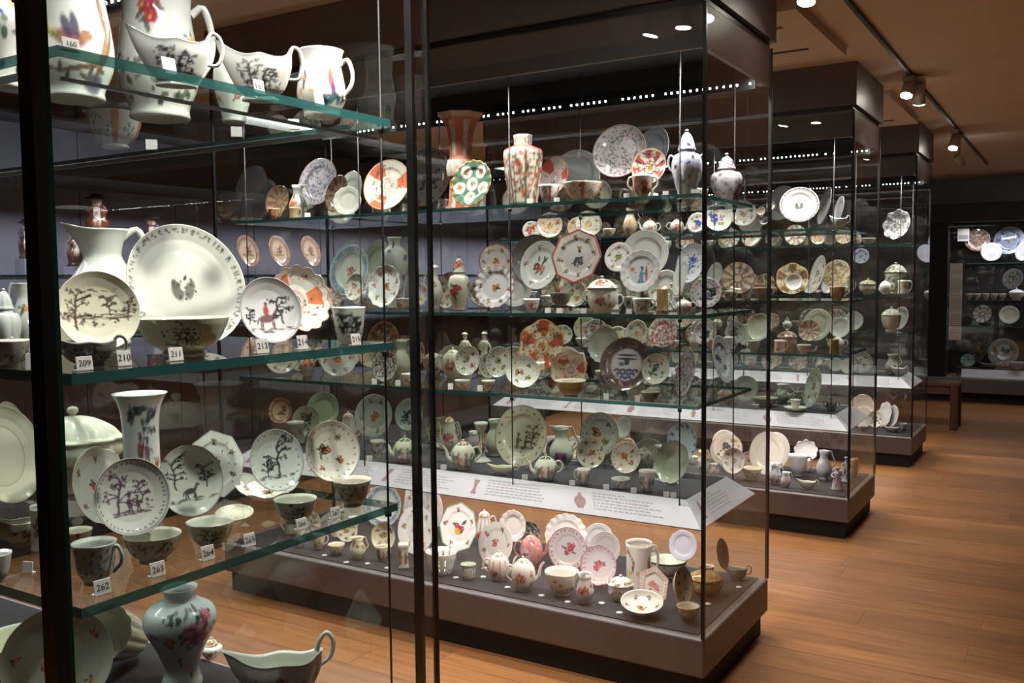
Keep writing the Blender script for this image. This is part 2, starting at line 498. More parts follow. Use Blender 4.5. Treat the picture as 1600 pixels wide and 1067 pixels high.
def st_fan(p, c1=IRON):
    p.sector(3, .36, .42, .97, c1, .1); p.ring(.22, .34, (225, 196, 190)); p.ring(.13, .17, BLACK, .7); p.scatter(30, .05, [c1, BLACK, GREEN, GOLD], .9); p.ring(.965, 1.1, GOLD, .7)
def st_dense(p, cols=(BLACK, GREEN, RED, PURPLE, BLUE)):
    p.ring(.95, 1.1, (120, 70, 70), .6); p.ring(.6, .64, cols[0], .4); p.scatter(230, .05, list(cols), .92)
def st_greenrose(p):
    p.ring(.0, 1.1, (44, 96, 62), .9)
    for k in range(5):
        a = k * 1.2566 + .9; p.dab(.62 * math.cos(a), .62 * math.sin(a), .26, .24, a, WHITE, 1); p.bouquet(.62 * math.cos(a), .62 * math.sin(a), .16, [ROSE, PURPLE, IRON])
    p.dab(0, -.02, .26, .28, 0, WHITE, 1); p.bouquet(0, 0, .16, [RED, PURPLE]); p.ring(.95, 1.1, GOLD, .8)
def st_bluerim(p):
    p.ring(.72, 1.1, (104, 140, 160), .75); p.ring(.92, .97, WHITE, .8); p.bouquet(0, 0, .3, [BROWN, PINK]); p.border(18, .84, .05, [WHITE, BLUE])
def st_bluefig(p):
    p.man(.05, -.5, .75, (40, 90, 130), CYAN); p.dab(.3, -.1, .06, .35, .1, (190, 90, 70)); p.dab(-.42, .1, .12, .1, 0, ORANGE); p.ring(.96, 1.1, RED, .25); p.scatter(10, .04, [GREEN, PINK], .8); p.dab(.05, -.5, .25, .05, 0, CYAN)
def st_navy(p):
    p.ring(.6, 1.1, (88, 68, 66), .95); p.scatter(110, .055, [BROWN, NAVY, (190, 160, 150), GOLD], .95)
    p.dab(0, .05, .55, .5, 0, (222, 220, 226), 1)
    for y in (.36, .22): p.dab(0, y, .4, .045, 0, (40, 50, 62))
    p.dab(0, .1, .1, .12, 0, (60, 70, 84)); p.dab(-.2, .02, .12, .08, 0, (120, 124, 150))
    for j in range(3):
        for k in range(4 - j):
            p.dab(-.36 + .24 * k + .12 * j, -.22 - .14 * j, .12, .08, 0, NAVY); p.dab(-.36 + .24 * k + .12 * j, -.25 - .14 * j, .06, .035, 0, (210, 216, 226))
def st_radial(p, c1=(104, 70, 58)):
    p.sector(10, .5, .3, .95, c1, 0, .75); p.ring(.22, .3, c1); p.ring(.95, 1.1, c1); p.scatter(40, .05, [c1, (170, 140, 110)], .9)
def st_blue(p):
    p.ring(.95, 1.1, BLUE, .5); p.scatter(46, .06, [BLUE, NAVY, (130, 150, 200)], .85); p.tree(-.2, -.5, .9, BLUE)
def st_brown(p):
    p.ring(.8, 1.1, (150, 112, 90), .8); p.ring(.74, .78, (80, 56, 46), .9); p.ground(0, -.2, .5, (96, 66, 54), 16); p.tree(.1, -.3, .6, (110, 80, 64)); p.border(26, .9, .04, [(200, 170, 150), (110, 76, 60)])
def st_ring(p, col=(150, 150, 146)):
    p.ring(.6, .63, col, .5); p.ring(.95, 1.1, col, .5)
def st_plain(p): p.scatter(8, .04, [(150, 140, 130)], .7)
def st_pinkrim(p, col=ROSE):
    p.ring(.94, 1.1, col, .65); p.border(24, .85, .06, [PINK, col, (220, 150, 170)]); p.bouquet(0, 0, .4, [PINK, col, (220, 130, 160)], (150, 90, 100)); p.ring(.58, .61, col, .35)
def st_octred(p):
    p.ring(.93, 1.2, (196, 70, 50), .9)
    for k in range(8):
        a = k * .785 + .2; p.sprig(.7 * math.cos(a), .7 * math.sin(a), .14, RED)
    p.sprig(.05, .3, .16, RED); p.sprig(-.1, -.25, .14, BLACK); p.tree(.05, -.4, .4, (80, 80, 80))
def st_check(p):
    p.border(14, .82, .1, [(60, 60, 160)]); p.ring(.95, 1.1, BLUE, .5)
def st_kaki(p, cols=(PINK, GREEN, IRON)):
    cols = list(cols); v = p.rg.choice([0, 1, 1, 2, 2, 3]); dk = p.rg.choice([SEPIA, DGREEN, BLACK, (90, 60, 56)])
    p.ring(.96, 1.1, p.rg.choice([GOLD, SEPIA, cols[0]]), .45)
    if v == 0:
        p.tree(p.rg.uniform(-.4, -.1), -.55, p.rg.uniform(.7, .95), p.rg.choice(cols + [dk]))
        for k in range(5): p.sprig(p.rg.uniform(-.6, .6), p.rg.uniform(-.6, .6), .13, p.rg.choice(cols), dk)
    elif v == 1:
        n = p.rg.choice([5, 6, 7])
        for k in range(n): p.sprig(.7 * math.cos(k * 6.283 / n + .4), .7 * math.sin(k * 6.283 / n + .4), .15, p.rg.choice(cols), dk)
        p.bouquet(0, 0, .24, cols, dk)
    elif v == 2:
        p.bouquet(-.2, .1, .3, cols, dk); p.bouquet(.3, -.3, .2, cols, dk); p.sprig(.35, .45, .16, cols[0], dk); p.sprig(-.4, -.5, .14, cols[-1], dk); p.border(22, .86, .035, cols + [dk])
    else:
        p.ground(0, -.35, .5, dk, 14); p.man(-.15, -.4, .5, dk, p.rg.choice(cols)); p.man(.15, -.4, .42, dk, p.rg.choice(cols)); p.tree(.4, -.4, .7, dk, -1); p.border(18, .84, .05, cols)
    p.scatter(10, .04, cols + [dk], .8)
PLATE_STYLES = {k[3:]: v for k, v in globals().items() if k.startswith('st_')}

# style functions for hollow ware: x = unrolled angle in heights, y = 0..1 up
def ws_plain(p): pass
def ws_sprig(p, col=PINK):
    for k in range(9): p.sprig(-1.2 + .3 * k + p.rg.uniform(-.06, .06), p.rg.uniform(.3, .75), .12, p.rg.choice([col, PURPLE, IRON]))
def ws_bouquet(p, cols=(PINK, ROSE, YELLOW)):
    p.bouquet(-.02, .5, .3, list(cols)); p.sprig(-.55, .55, .16, cols[0]); p.sprig(.55, .5, .16, cols[0]); p.bouquet(1.2, .5, .25, list(cols))
def ws_black(p, col=BLACK):
    p.ground(0, .3, .6, col, 20); p.tree(-.2, .25, .6, col); p.tree(.3, .25, .5, col, -1); p.man(.1, .25, .4, col); p.scatter(20, .05, [col], rect=(-.6, .6, .3, .7))
def ws_dense(p, cols=(BLACK, PURPLE, SEPIA)):
    p.scatter(80, .07, list(cols), rect=(-1.5, 1.5, .2, .85))
def ws_figs(p, col=(110, 76, 84)):
    p.man(-.2, .15, .6, col, IRON); p.man(.12, .15, .55, col, PURPLE); p.tree(.4, .15, .5, GREEN); p.ground(0, .15, .5, (120, 130, 110), 10); p.tree(-.5, .15, .5, GREEN)
def ws_imari(p, c1=IRON, c2=GREEN):
    p.stripes(6, .42, .12, .8, c1); p.scatter(70, .05, [RED, c2, GOLD, NAVY], rect=(-1.3, 1.3, .1, .95)); p.band(.92, 1.01, c1, .6)
def ws_hexred(p):
    p.band(.0, .06, (60, 96, 62)); p.stripes(6, .14, .05, .78, (70, 104, 64), .93)
    p.scatter(520, .035, [(176, 66, 50), (70, 92, 66), BROWN, (60, 56, 54), (150, 110, 90), IRON], rect=(-.95, .95, .08, .74)); p.band(.78, .86, (214, 84, 66), .85); p.scatter(30, .03, [BLACK, TEAL], rect=(-1, 1, .88, 1))
def ws_orange(p):
    p.band(0, 1.1, (196, 96, 48), .85); p.stripes(6, .4, .56, .92, (226, 212, 200), .8, .95); p.band(.36, .52, (226, 216, 204), .9); p.stripes(6, .4, .04, .3, (226, 212, 200), .8, .9)
    p.scatter(420, .022, [(150, 110, 100), (170, 80, 56), (120, 120, 96), (120, 100, 90), (206, 170, 140)], rect=(-.8, .8, .04, .98)); p.band(.95, 1.1, (222, 200, 180), .7)
def ws_tree(p):
    p.scatter(34, .055, [(56, 66, 78), (74, 86, 96)], rect=(-.24, .26, .66, .84)); p.scatter(10, .04, [(56, 66, 78)], rect=(.05, .3, .52, .6)); p.stroke([(.0, .2), (.06, .5), (.02, .68)], .012, (70, 70, 74))
    p.man(-.02, .12, .42, (96, 60, 64), (150, 74, 60)); p.man(.1, .12, .36, PURPLE, (120, 80, 110)); p.bouquet(.32, .12, .1, [ORANGE, RED]); p.ground(0, .1, .35, (60, 66, 70), 14)
def ws_peony(p):
    p.bouquet(.16, .62, .2, [(170, 86, 140), (196, 120, 170)]); 
    for k in range(30): p.dab(.16 + p.rg.uniform(-.12, .12), .6 + p.rg.uniform(-.1, .1), .035, .025, p.rg.uniform(0, 3), p.rg.choice([(176, 84, 142), (206, 140, 184), (140, 60, 110)]))
    p.flower(-.12, .54, .07, (150, 50, 80)); p.flower(.3, .76, .06, PINK); p.scatter(26, .03, [DGREEN, (70, 80, 60), (90, 60, 50)], rect=(-.05, .4, .42, .85)); p.sprig(-.3, .6, .06, BLACK); p.sprig(-.02, .3, .07, PURPLE); p.sprig(.2, .16, .06, BLUE); p.scatter(12, .03, [DGREEN], rect=(-.2, .1, .72, .82))
def ws_bird(p):
    p.bird(-.02, .42, .3); p.stroke([(-.4, .25), (-.1, .18), (.25, .25), (.4, .6)], .02, (110, 80, 60)); p.stroke([(.2, .15), (.3, .5), (.25, .8)], .03, (150, 110, 70))
    for k in range(9): p.leaf(-.35 + .08 * k, .2 + p.rg.uniform(-.06, .08), .07, p.rg.uniform(0, 6), DGREEN)
    p.dab(.2, .1, .1, .08, 0, (84, 84, 104)); p.flower(.5, .75, .1, (170, 60, 80)); p.flower(1.2, .6, .12, ROSE)
def ws_exotic(p):
    p.stroke([(-.35, .9), (-.2, .7), (-.1, .55)], .012, BLACK); p.flower(-.15, .52, .06, (200, 120, 110)); p.flower(-.22, .34, .05, ORANGE); p.flower(-.02, .34, .04, (214, 160, 70)); p.stroke([(-.15, .52), (-.15, .36)], .01, BLACK); p.leaf(-.3, .75, .1, 2.5, BLACK)
    p.dab(.3, .5, .05, .16, .1, (150, 60, 70)); p.dab(.33, .36, .04, .12, 0, (110, 60, 120)); p.dab(.3, .64, .04, .05, 0, (190, 110, 70)); p.scatter(16, .06, [DGREEN, TEAL, (50, 70, 70)], rect=(.15, .55, .16, .28))
def ws_redfl(p):
    p.bouquet(-.1, .5, .26, [RED, ROSE, PINK]); p.sprig(.3, .65, .12, RED); p.sprig(.35, .3, .1, PINK)
def ws_redleaf(p):
    p.bouquet(-.05, .72, .16, [RED, ROSE, (150, 50, 70)]); p.scatter(60, .035, [DGREEN, (84, 96, 84), (70, 80, 70)], rect=(-.5, .5, .1, .42)); p.sprig(.3, .55, .1, YELLOW)
def ws_toby(p, coat=(110, 62, 48)):
    p.band(.0, .1, (70, 56, 50)); p.band(.73, .875, (206, 168, 146)); p.band(.875, 1.1, (28, 25, 28)); p.stripes(1, .1, .3, .7, (206, 196, 180), .05); p.scatter(30, .05, [(60, 40, 40), (150, 90, 60)], rect=(-.5, .5, .1, .6))
    p.dab(-.05, .815, .016, .012, 0, BLACK); p.dab(.05, .815, .016, .012, 0, BLACK); p.dab(0, .765, .03, .008, 0, (150, 60, 50))
def ws_pink(p):
    p.band(0, 1.1, (212, 148, 142), .8); p.scatter(90, .05, [(196, 100, 100), (226, 190, 184), ROSE], rect=(-1.3, 1.3, 0, 1)); p.dab(-.25, .45, .2, .26, 0, (226, 196, 200)); p.bouquet(-.25, .45, .15, [ROSE, PINK])
def ws_blue(p):
    p.scatter(40, .05, [BLUE, NAVY], rect=(-1.2, 1.2, .1, .9))
def ws_panel(p, c=ORANGE):
    p.stripes(5, .22, .1, .98, c, .1); p.scatter(40, .06, [GREEN, RED, BLACK], rect=(-1.4, 1.4, .1, .9))
def ws_gold(p):
    p.band(0, 1.1, (168, 128, 70), .75); p.scatter(40, .06, [GOLD, (224, 210, 180)], rect=(-1.2, 1.2, 0, 1))
def ws_basket(p):
    p.stripes(30, .5, 0, 1, (150, 120, 70), 0, .6); p.band(.45, .55, (110, 84, 50), .6); p.band(.9, 1.1, WHITE)
def ws_arms(p):
    p.dab(-.02, .32, .1, .12, 0, RED); p.dab(.08, .3, .07, .12, 0, BLUE); p.dab(-.12, .34, .05, .1, 0, BLUE); p.sprig(.4, .5, .08, PINK)
def ws_greenrim(p):
    p.band(.86, 1.1, (50, 86, 62)); p.scatter(30, .06, [GREEN, (90, 84, 80)], rect=(-1.4, 1.4, .2, .8))
def ws_swallow(p):
    p.dab(.0, .42, .16, .05, -.35, (90, 110, 150)); p.dab(.03, .45, .1, .05, -.6, (130, 150, 180)); p.dab(.14, .36, .09, .025, -.6, (70, 80, 110)); p.dab(-.06, .46, .06, .03, .4, (150, 166, 190))
def ws_spiral(p):
    p.stripes(10, .3, .1, .9, (190, 130, 140), 0, .7); p.bouquet(-.2, .35, .2, [ROSE, RED]); p.sprig(.3, .4, .12, PINK)
WARE_STYLES = {k[3:]: v for k, v in globals().items() if k.startswith('ws_')}
def run_style(tab, style, p):
    if isinstance(style, str): tab[style](p)
    else: tab[style[0]](p, *style[1:])

# ------------------------------------------------------------------ shapes in porcelain
def glaze(name, V, Q, C, T=None):
    return mesh_np(name, V, Q, cols=C, mat=M['glaze'], T=T)

PLATE_F = {'plate': [(0, 0), (.55, 0), (.63, .015), (.71, .06), (.8, .075), (.93, .1), (1, .115)],
           'saucer': [(0, 0), (.4, .01), (.65, .06), (.85, .15), (1, .25)],
           'charger': [(0, 0), (.6, .01), (.78, .05), (.9, .11), (1, .17)],
           'dish': [(0, 0), (.5, .02), (.75, .12), (.9, .24), (1, .36)]}
def plate_mesh(R, px, kind='plate', style='plain', base=WHITE, seed=0, scal=None, poly=None, oval=1.0):
    nt = int(np.clip(px * 1.35, 28, 240)); nf = int(np.clip(px * .45, 8, 74)); nb = max(6, nf // 4)
    fr = np.array(PLATE_F[kind], float)
    rho = np.linspace(.004, 1, nf); zf = np.interp(rho, fr[:, 0], fr[:, 1])
    hz = fr[-1, 1]
    bk = linear([(1.0, hz - .012), (.97, hz - .035), (.72, max(.02, np.interp(.72, fr[:, 0], fr[:, 1]) - .04)), (.6, -.035), (.57, -.07), (.52, -.07), (.5, -.035), (.004, -.03)], nb)
    prof = np.vstack([np.stack([rho, zf], 1), bk])
    th = np.linspace(0, 2 * np.pi, nt, endpoint=False)
    r, t = np.meshgrid(prof[:, 0], th, indexing='ij'); z = np.repeat(prof[:, 1][:, None], nt, 1)
    g = np.ones_like(r)
    if scal: g = 1 + scal[1] * (np.abs(np.cos(t * scal[0] / 2)) - .6) * np.clip(r, 0, 1) ** 4
    if poly:
        q = (t % (2 * np.pi / poly)) - np.pi / poly
        g = 1 + (np.cos(np.pi / poly) / np.cos(q) * 1.04 - 1) * np.clip((r - .45) / .3, 0, 1)
    x = r * g * np.sin(t) * oval; y = r * g * np.cos(t)
    zz = z
    if scal: zz = z + scal[1] * .5 * np.cos(t * scal[0]) * np.clip(r, 0, 1) ** 5
    V = np.stack([x * R, -zz * R, y * R], -1).reshape(-1, 3)
    C = np.tile(lin(base), (len(V), 1))
    p = Paint(seed); run_style(PLATE_STYLES, style, p)
    P = np.stack([x / oval, y], -1).reshape(-1, 2)
    if poly or scal: P = np.stack([(r * np.sin(t)).ravel(), (r * np.cos(t)).ravel()], 1)
    mask = np.repeat(np.arange(len(prof)) < nf, nt)
    p.apply(C, P, t.ravel(), mask, 1.1 / nf if px > 30 else 1.0 / nf)
    return glaze('glazed_plate', V, grid_quads(len(prof), nt)[:, ::-1], C)

WARE = {
 'bowl': [(0, 0), (.45, 0), (.46, .07), (.44, .1), (.74, .34), (.93, .76), (1, 1), '|', (.96, .985), (.89, .76), (.68, .36), (.3, .17), (0, .15)],
 'teabowl': [(0, 0), (.45, 0), (.47, .09), (.46, .12), (.72, .3), (.9, .7), (1, 1), '|', (.95, .98), (.85, .7), (.62, .32), (0, .2)],
 'cup': [(0, 0), (.5, 0), (.52, .06), (.56, .12), (.82, .36), (.93, .78), (1, 1), '|', (.94, .98), (.87, .78), (.7, .36), (0, .2)],
 'beaker': [(0, 0), (.52, 0), (.54, .04), (.7, .12), (.86, .45), (.97, .9), (1, 1), '|', (.94, .99), (.82, .5), (.55, .15), (0, .1)],
 'mug': [(0, 0), (.93, 0), (.98, .03), (.94, .08), (.9, .2), (.88, .6), (.9, .9), (.95, 1), '|', (.88, .99), (.83, .6), (.83, .1), (0, .07)],
 'balmug': [(0, 0), (.68, 0), (.74, .04), (.74, .08), (.95, .24), (1, .38), (.93, .58), (.84, .78), (.88, .93), (.94, 1), '|', (.88, .99), (.79, .8), (.88, .5), (.88, .3), (0, .08)],
 'teapot': [(0, 0), (.55, 0), (.56, .05), (.56, .08), (.84, .22), (1, .5), (.94, .75), (.7, .94), (.52, 1), '|', (.5, .97), (.45, .9), (.0, .88)],
 'coffeepot': [(0, 0), (.7, 0), (.74, .04), (.7, .08), (.95, .25), (1, .38), (.85, .65), (.62, .9), (.6, 1), '|', (.56, .98), (.5, .9), (0, .88)],
 'ewer': [(0, 0), (.55, 0), (.6, .04), (.56, .08), (.9, .25), (1, .38), (.85, .55), (.52, .72), (.46, .8), (.56, .93), (.66, 1), '|', (.62, .99), (.5, .9), (.4, .78), (.7, .5), (.8, .35), (0, .1)],
 'sparrow': [(0, 0), (.55, 0), (.6, .04), (.6, .08), (.93, .28), (1, .42), (.85, .62), (.64, .8), (.66, .92), (.74, 1), '|', (.68, .99), (.58, .8), (.78, .58), (.88, .35), (0, .1)],
 'baluster': [(0, 0), (.5, 0), (.56, .03), (.5, .1), (.48, .2), (.66, .38), (.94, .58), (1, .68), (.9, .78), (.6, .85), (.43, .88), (.42, .94), (.48, .98), (.5, 1), '|', (.45, .99), (.38, .94), (.38, .88), (.8, .72), (0, .2)],
 'trumpet': [(0, 0), (.66, 0), (.68, .03), (.66, .1), (.66, .3), (.66, .55), (.72, .78), (.86, .92), (1, 1), '|', (.96, .995), (.8, .9), (.66, .78), (.6, .5), (.6, .1), (0, .08)],
 'gu': [(0, 0), (.6, 0), (.62, .03), (.56, .1), (.5, .3), (.6, .36), (.64, .44), (.58, .52), (.48, .56), (.52, .72), (.64, .87), (1, 1), '|', (.94, .995), (.6, .86), (.46, .7), (.4, .5), (0, .4)],
 'hexjar': [(0, 0), (.7, 0), (.72, .03), (.74, .06), (.88, .35), (1, .66), (1, .74), (.92, .8), (.5, .855), (.46, .87), (.48, .98), (.48, 1), '|', (.42, .99), (.4, .87), (.8, .7), (0, .2)],
 'tureen': [(0, 0), (.55, 0), (.58, .06), (.5, .14), (.75, .3), (.97, .68), (1, .94), (1.03, 1), '|', (.97, .99), (.93, .7), (.6, .3), (0, .2)],
 'jar': [(0, 0), (.55, 0), (.58, .04), (.62, .1), (.92, .45), (1, .7), (.85, .88), (.55, .93), (.52, 1), '|', (.48, .99), (.45, .93), (.8, .7), (0, .1)],
 'candle': [(0, 0), (1, 0), (1, .03), (.7, .08), (.4, .14), (.3, .25), (.5, .34), (.45, .42), (.26, .5), (.3, .7), (.55, .85), (.7, .95), (.75, 1), '|', (.6, .99), (.3, .93), (0, .9)],
 'figure': [(0, 0), (1, 0), (1, .04), (.85, .07), (.8, .1), (.74, .25), (.62, .42), (.42, .52), (.4, .56), (.52, .66), (.58, .74), (.5, .79), (.2, .81), (.18, .835), (.27, .86), (.3, .9), (.26, .94), (.48, .95), (.48, .965), (.24, .975), (.18, 1), '|', (.1, 1.0), (0, 1.0)],
 'toby': [(0, 0), (1, 0), (1, .05), (.85, .08), (.95, .2), (1, .38), (.8, .48), (.85, .6), (.72, .7), (.4, .73), (.46, .77), (.5, .82), (.46, .87), (.95, .885), (1.0, .91), (.62, .93), (.45, .99), '|', (.2, 1.0), (0, 1.0)],
 'basket': [(0, 0), (.6, 0), (.62, .06), (.7, .2), (.9, .7), (1, 1), '|', (.95, .98), (.85, .7), (.64, .2), (0, .12)],
 'caddy': [(0, 0), (.95, 0), (.95, .08), (.82, .1), (.82, .86), (.92, .88), (.92, 1), '|', (.8, 1.02), (.4, 1.03), (0, 1.03)],
 'stand': [(0, 0), (.6, 0), (.5, .1), (.3, .3), (.3, .6), (.6, .8), (1, .95), (1, 1), '|', (.95, 1), (.6, .88), (0, .8)],
 'covered': [(0, 0), (.6, 0), (.62, .05), (.6, .08), (.9, .3), (1, .6), (.96, .97), (1, 1), '|', (.92, .99), (.88, .6), (0, .15)],
}
def ware_mesh(kind, R, H, px, style='plain', base=WHITE, seed=0, poly=None, lobes=None, ey=1.0, ex=1.0, holes=False, spout=None, boat=False):
    raw = WARE[kind]; k = raw.index('|')
    no = int(np.clip(px * .5, 14, 74)); ni = max(7, no // 4); nt = int(np.clip(px * 1.3, 24, 200))
    outer = (catmull if kind not in ('caddy', 'basket') else linear)(raw[:k], no); inner = linear([raw[k - 1]] + raw[k + 1:], ni + 1)[1:]
    prof = np.vstack([outer, inner]); prof = np.maximum(prof, [.004, 0.])
    th = np.linspace(-np.pi, np.pi, nt, endpoint=False)
    r, t = np.meshgrid(prof[:, 0], th, indexing='ij'); z = np.repeat(prof[:, 1][:, None], nt, 1)
    g = np.ones_like(r)
    if poly:
        q = ((t + np.pi / poly) % (2 * np.pi / poly)) - np.pi / poly
        g = np.cos(np.pi / poly) / np.cos(q) * 1.06
    if lobes: g = g * (1 + lobes[1] * (np.abs(np.cos(t * lobes[0] / 2)) - .6))
    x = r * g * np.sin(t) * R * ex; y = -r * g * np.cos(t) * R * ey; zz = z * H
    if spout:   # pulled lip at the angle spout
        a = np.cos(t - spout); w = np.clip(a, 0, 1) ** 6 * np.clip((z - .75) / .25, 0, 1)
        x = x + np.sin(spout) * w * R * .35; y = y - np.cos(spout) * w * R * .35; zz = zz + w * H * .05
    if boat:    # lip on the left, scalloped rim, handle end on the right
        c = -np.sin(t); w = np.clip((z - .25) / .75, 0, 1) ** 1.5
        zz = zz + H * w * (.42 * np.clip(c, 0, 1) ** 2.5 + .2 * np.clip(-c, 0, 1) ** 3 + .07 * np.cos(t * 4) * (1 - np.abs(c)))
        x = x - R * ex * w * .38 * np.clip(c, 0, 1) ** 3
        y = y * (1 - .35 * w * np.clip(c, 0, 1) ** 2)
    V = np.stack([x, y, zz], -1).reshape(-1, 3)
    C = np.tile(lin(base), (len(V), 1))
    p = Paint(seed); run_style(WARE_STYLES, style, p)
    P = np.stack([t * R * ex / H, z], -1).reshape(-1, 2)
    mask = np.repeat(np.arange(len(prof)) < no, nt)
    p.apply(C, P, t.ravel(), mask, .9 / no)
    Q = grid_quads(len(prof), nt)
    if holes:
        qi = np.arange(len(prof) - 1)[:, None] * np.ones(nt)[None, :]; qj = np.ones(len(prof) - 1)[:, None] * np.arange(nt)[None, :]
        zc = .5 * (z[:-1] + z[1:]); n = 14
        u = (qj / nt * n) % 1.0; v = (zc * 2.4) % 1.0
        cut = (np.abs(u - .5) + np.abs(v - .5) < .33) & (zc > .2) & (zc < .93)
        Q = Q[~cut.ravel()]
    return glaze('glazed_' + kind, V, Q, C)

def tube_mesh(name, pts, rad, col=WHITE, n=8, m=20):
    V, Q, T = tube_data(pts, rad, n, m)
    return glaze(name, V, Q, np.tile(lin(col), (len(V), 1)), T)

def knob_mesh(r, z, col=WHITE, n=14):
    pr = catmull([(0.02, 0), (.5, 0), (.45, .3), (.9, .7), (1, 1.1), (.7, 1.6), (.05, 1.8)], 12) * r
    th = np.linspace(0, 2 * np.pi, n, endpoint=False)
    V = np.stack([pr[:, :1] * np.sin(th), -pr[:, :1] * np.cos(th), np.repeat(pr[:, 1:] + z, n, 1)], -1).reshape(-1, 3)
    return glaze('glazed_knob', V, grid_quads(12, n), np.tile(lin(col), (len(V), 1)))

def lid_mesh(R, z, h, px, style='plain', base=WHITE, seed=0, lobes=None, ex=1.0, ey=1.0):
    no = int(np.clip(px * .3, 8, 30)); nt = int(np.clip(px * 1.2, 24, 140))
    pr = catmull([(1.06, -.02), (1.08, .06), (.98, .14), (.8, .5), (.5, .82), (.2, .97), (.004, 1)], no)
    th = np.linspace(-np.pi, np.pi, nt, endpoint=False)
    r, t = np.meshgrid(pr[:, 0], th, indexing='ij')
    g = 1.0 if not lobes else 1 + lobes[1] * (np.abs(np.cos(t * lobes[0] / 2)) - .6)
    zz = np.repeat(pr[:, 1][:, None], nt, 1)
    V = np.stack([r * g * np.sin(t) * R * ex, -r * g * np.cos(t) * R * ey, z + zz * h], -1).reshape(-1, 3)
    C = np.tile(lin(base), (len(V), 1)); p = Paint(seed + 5); run_style(WARE_STYLES, style, p)
    p.apply(C, np.stack([t * R / max(h * 3, .01), .2 + zz * .6], -1).reshape(-1, 2), t.ravel(), np.ones(len(V)), .9 / no)
    return glaze('glazed_lid', V, grid_quads(no, nt), C)

def handle_pts(r0, z0, r1, z1, out, flip=1):
    return [(flip * r0 * .93, 0, z0), (flip * (r0 + out * .55), 0, z0 + abs(z0 - z1) * .12), (flip * (r0 + out), 0, z0 * .72 + z1 * .28), (flip * (max(r0, r1) + out * .72), 0, z0 * .35 + z1 * .65), (flip * r1 * .95, 0, z1)]

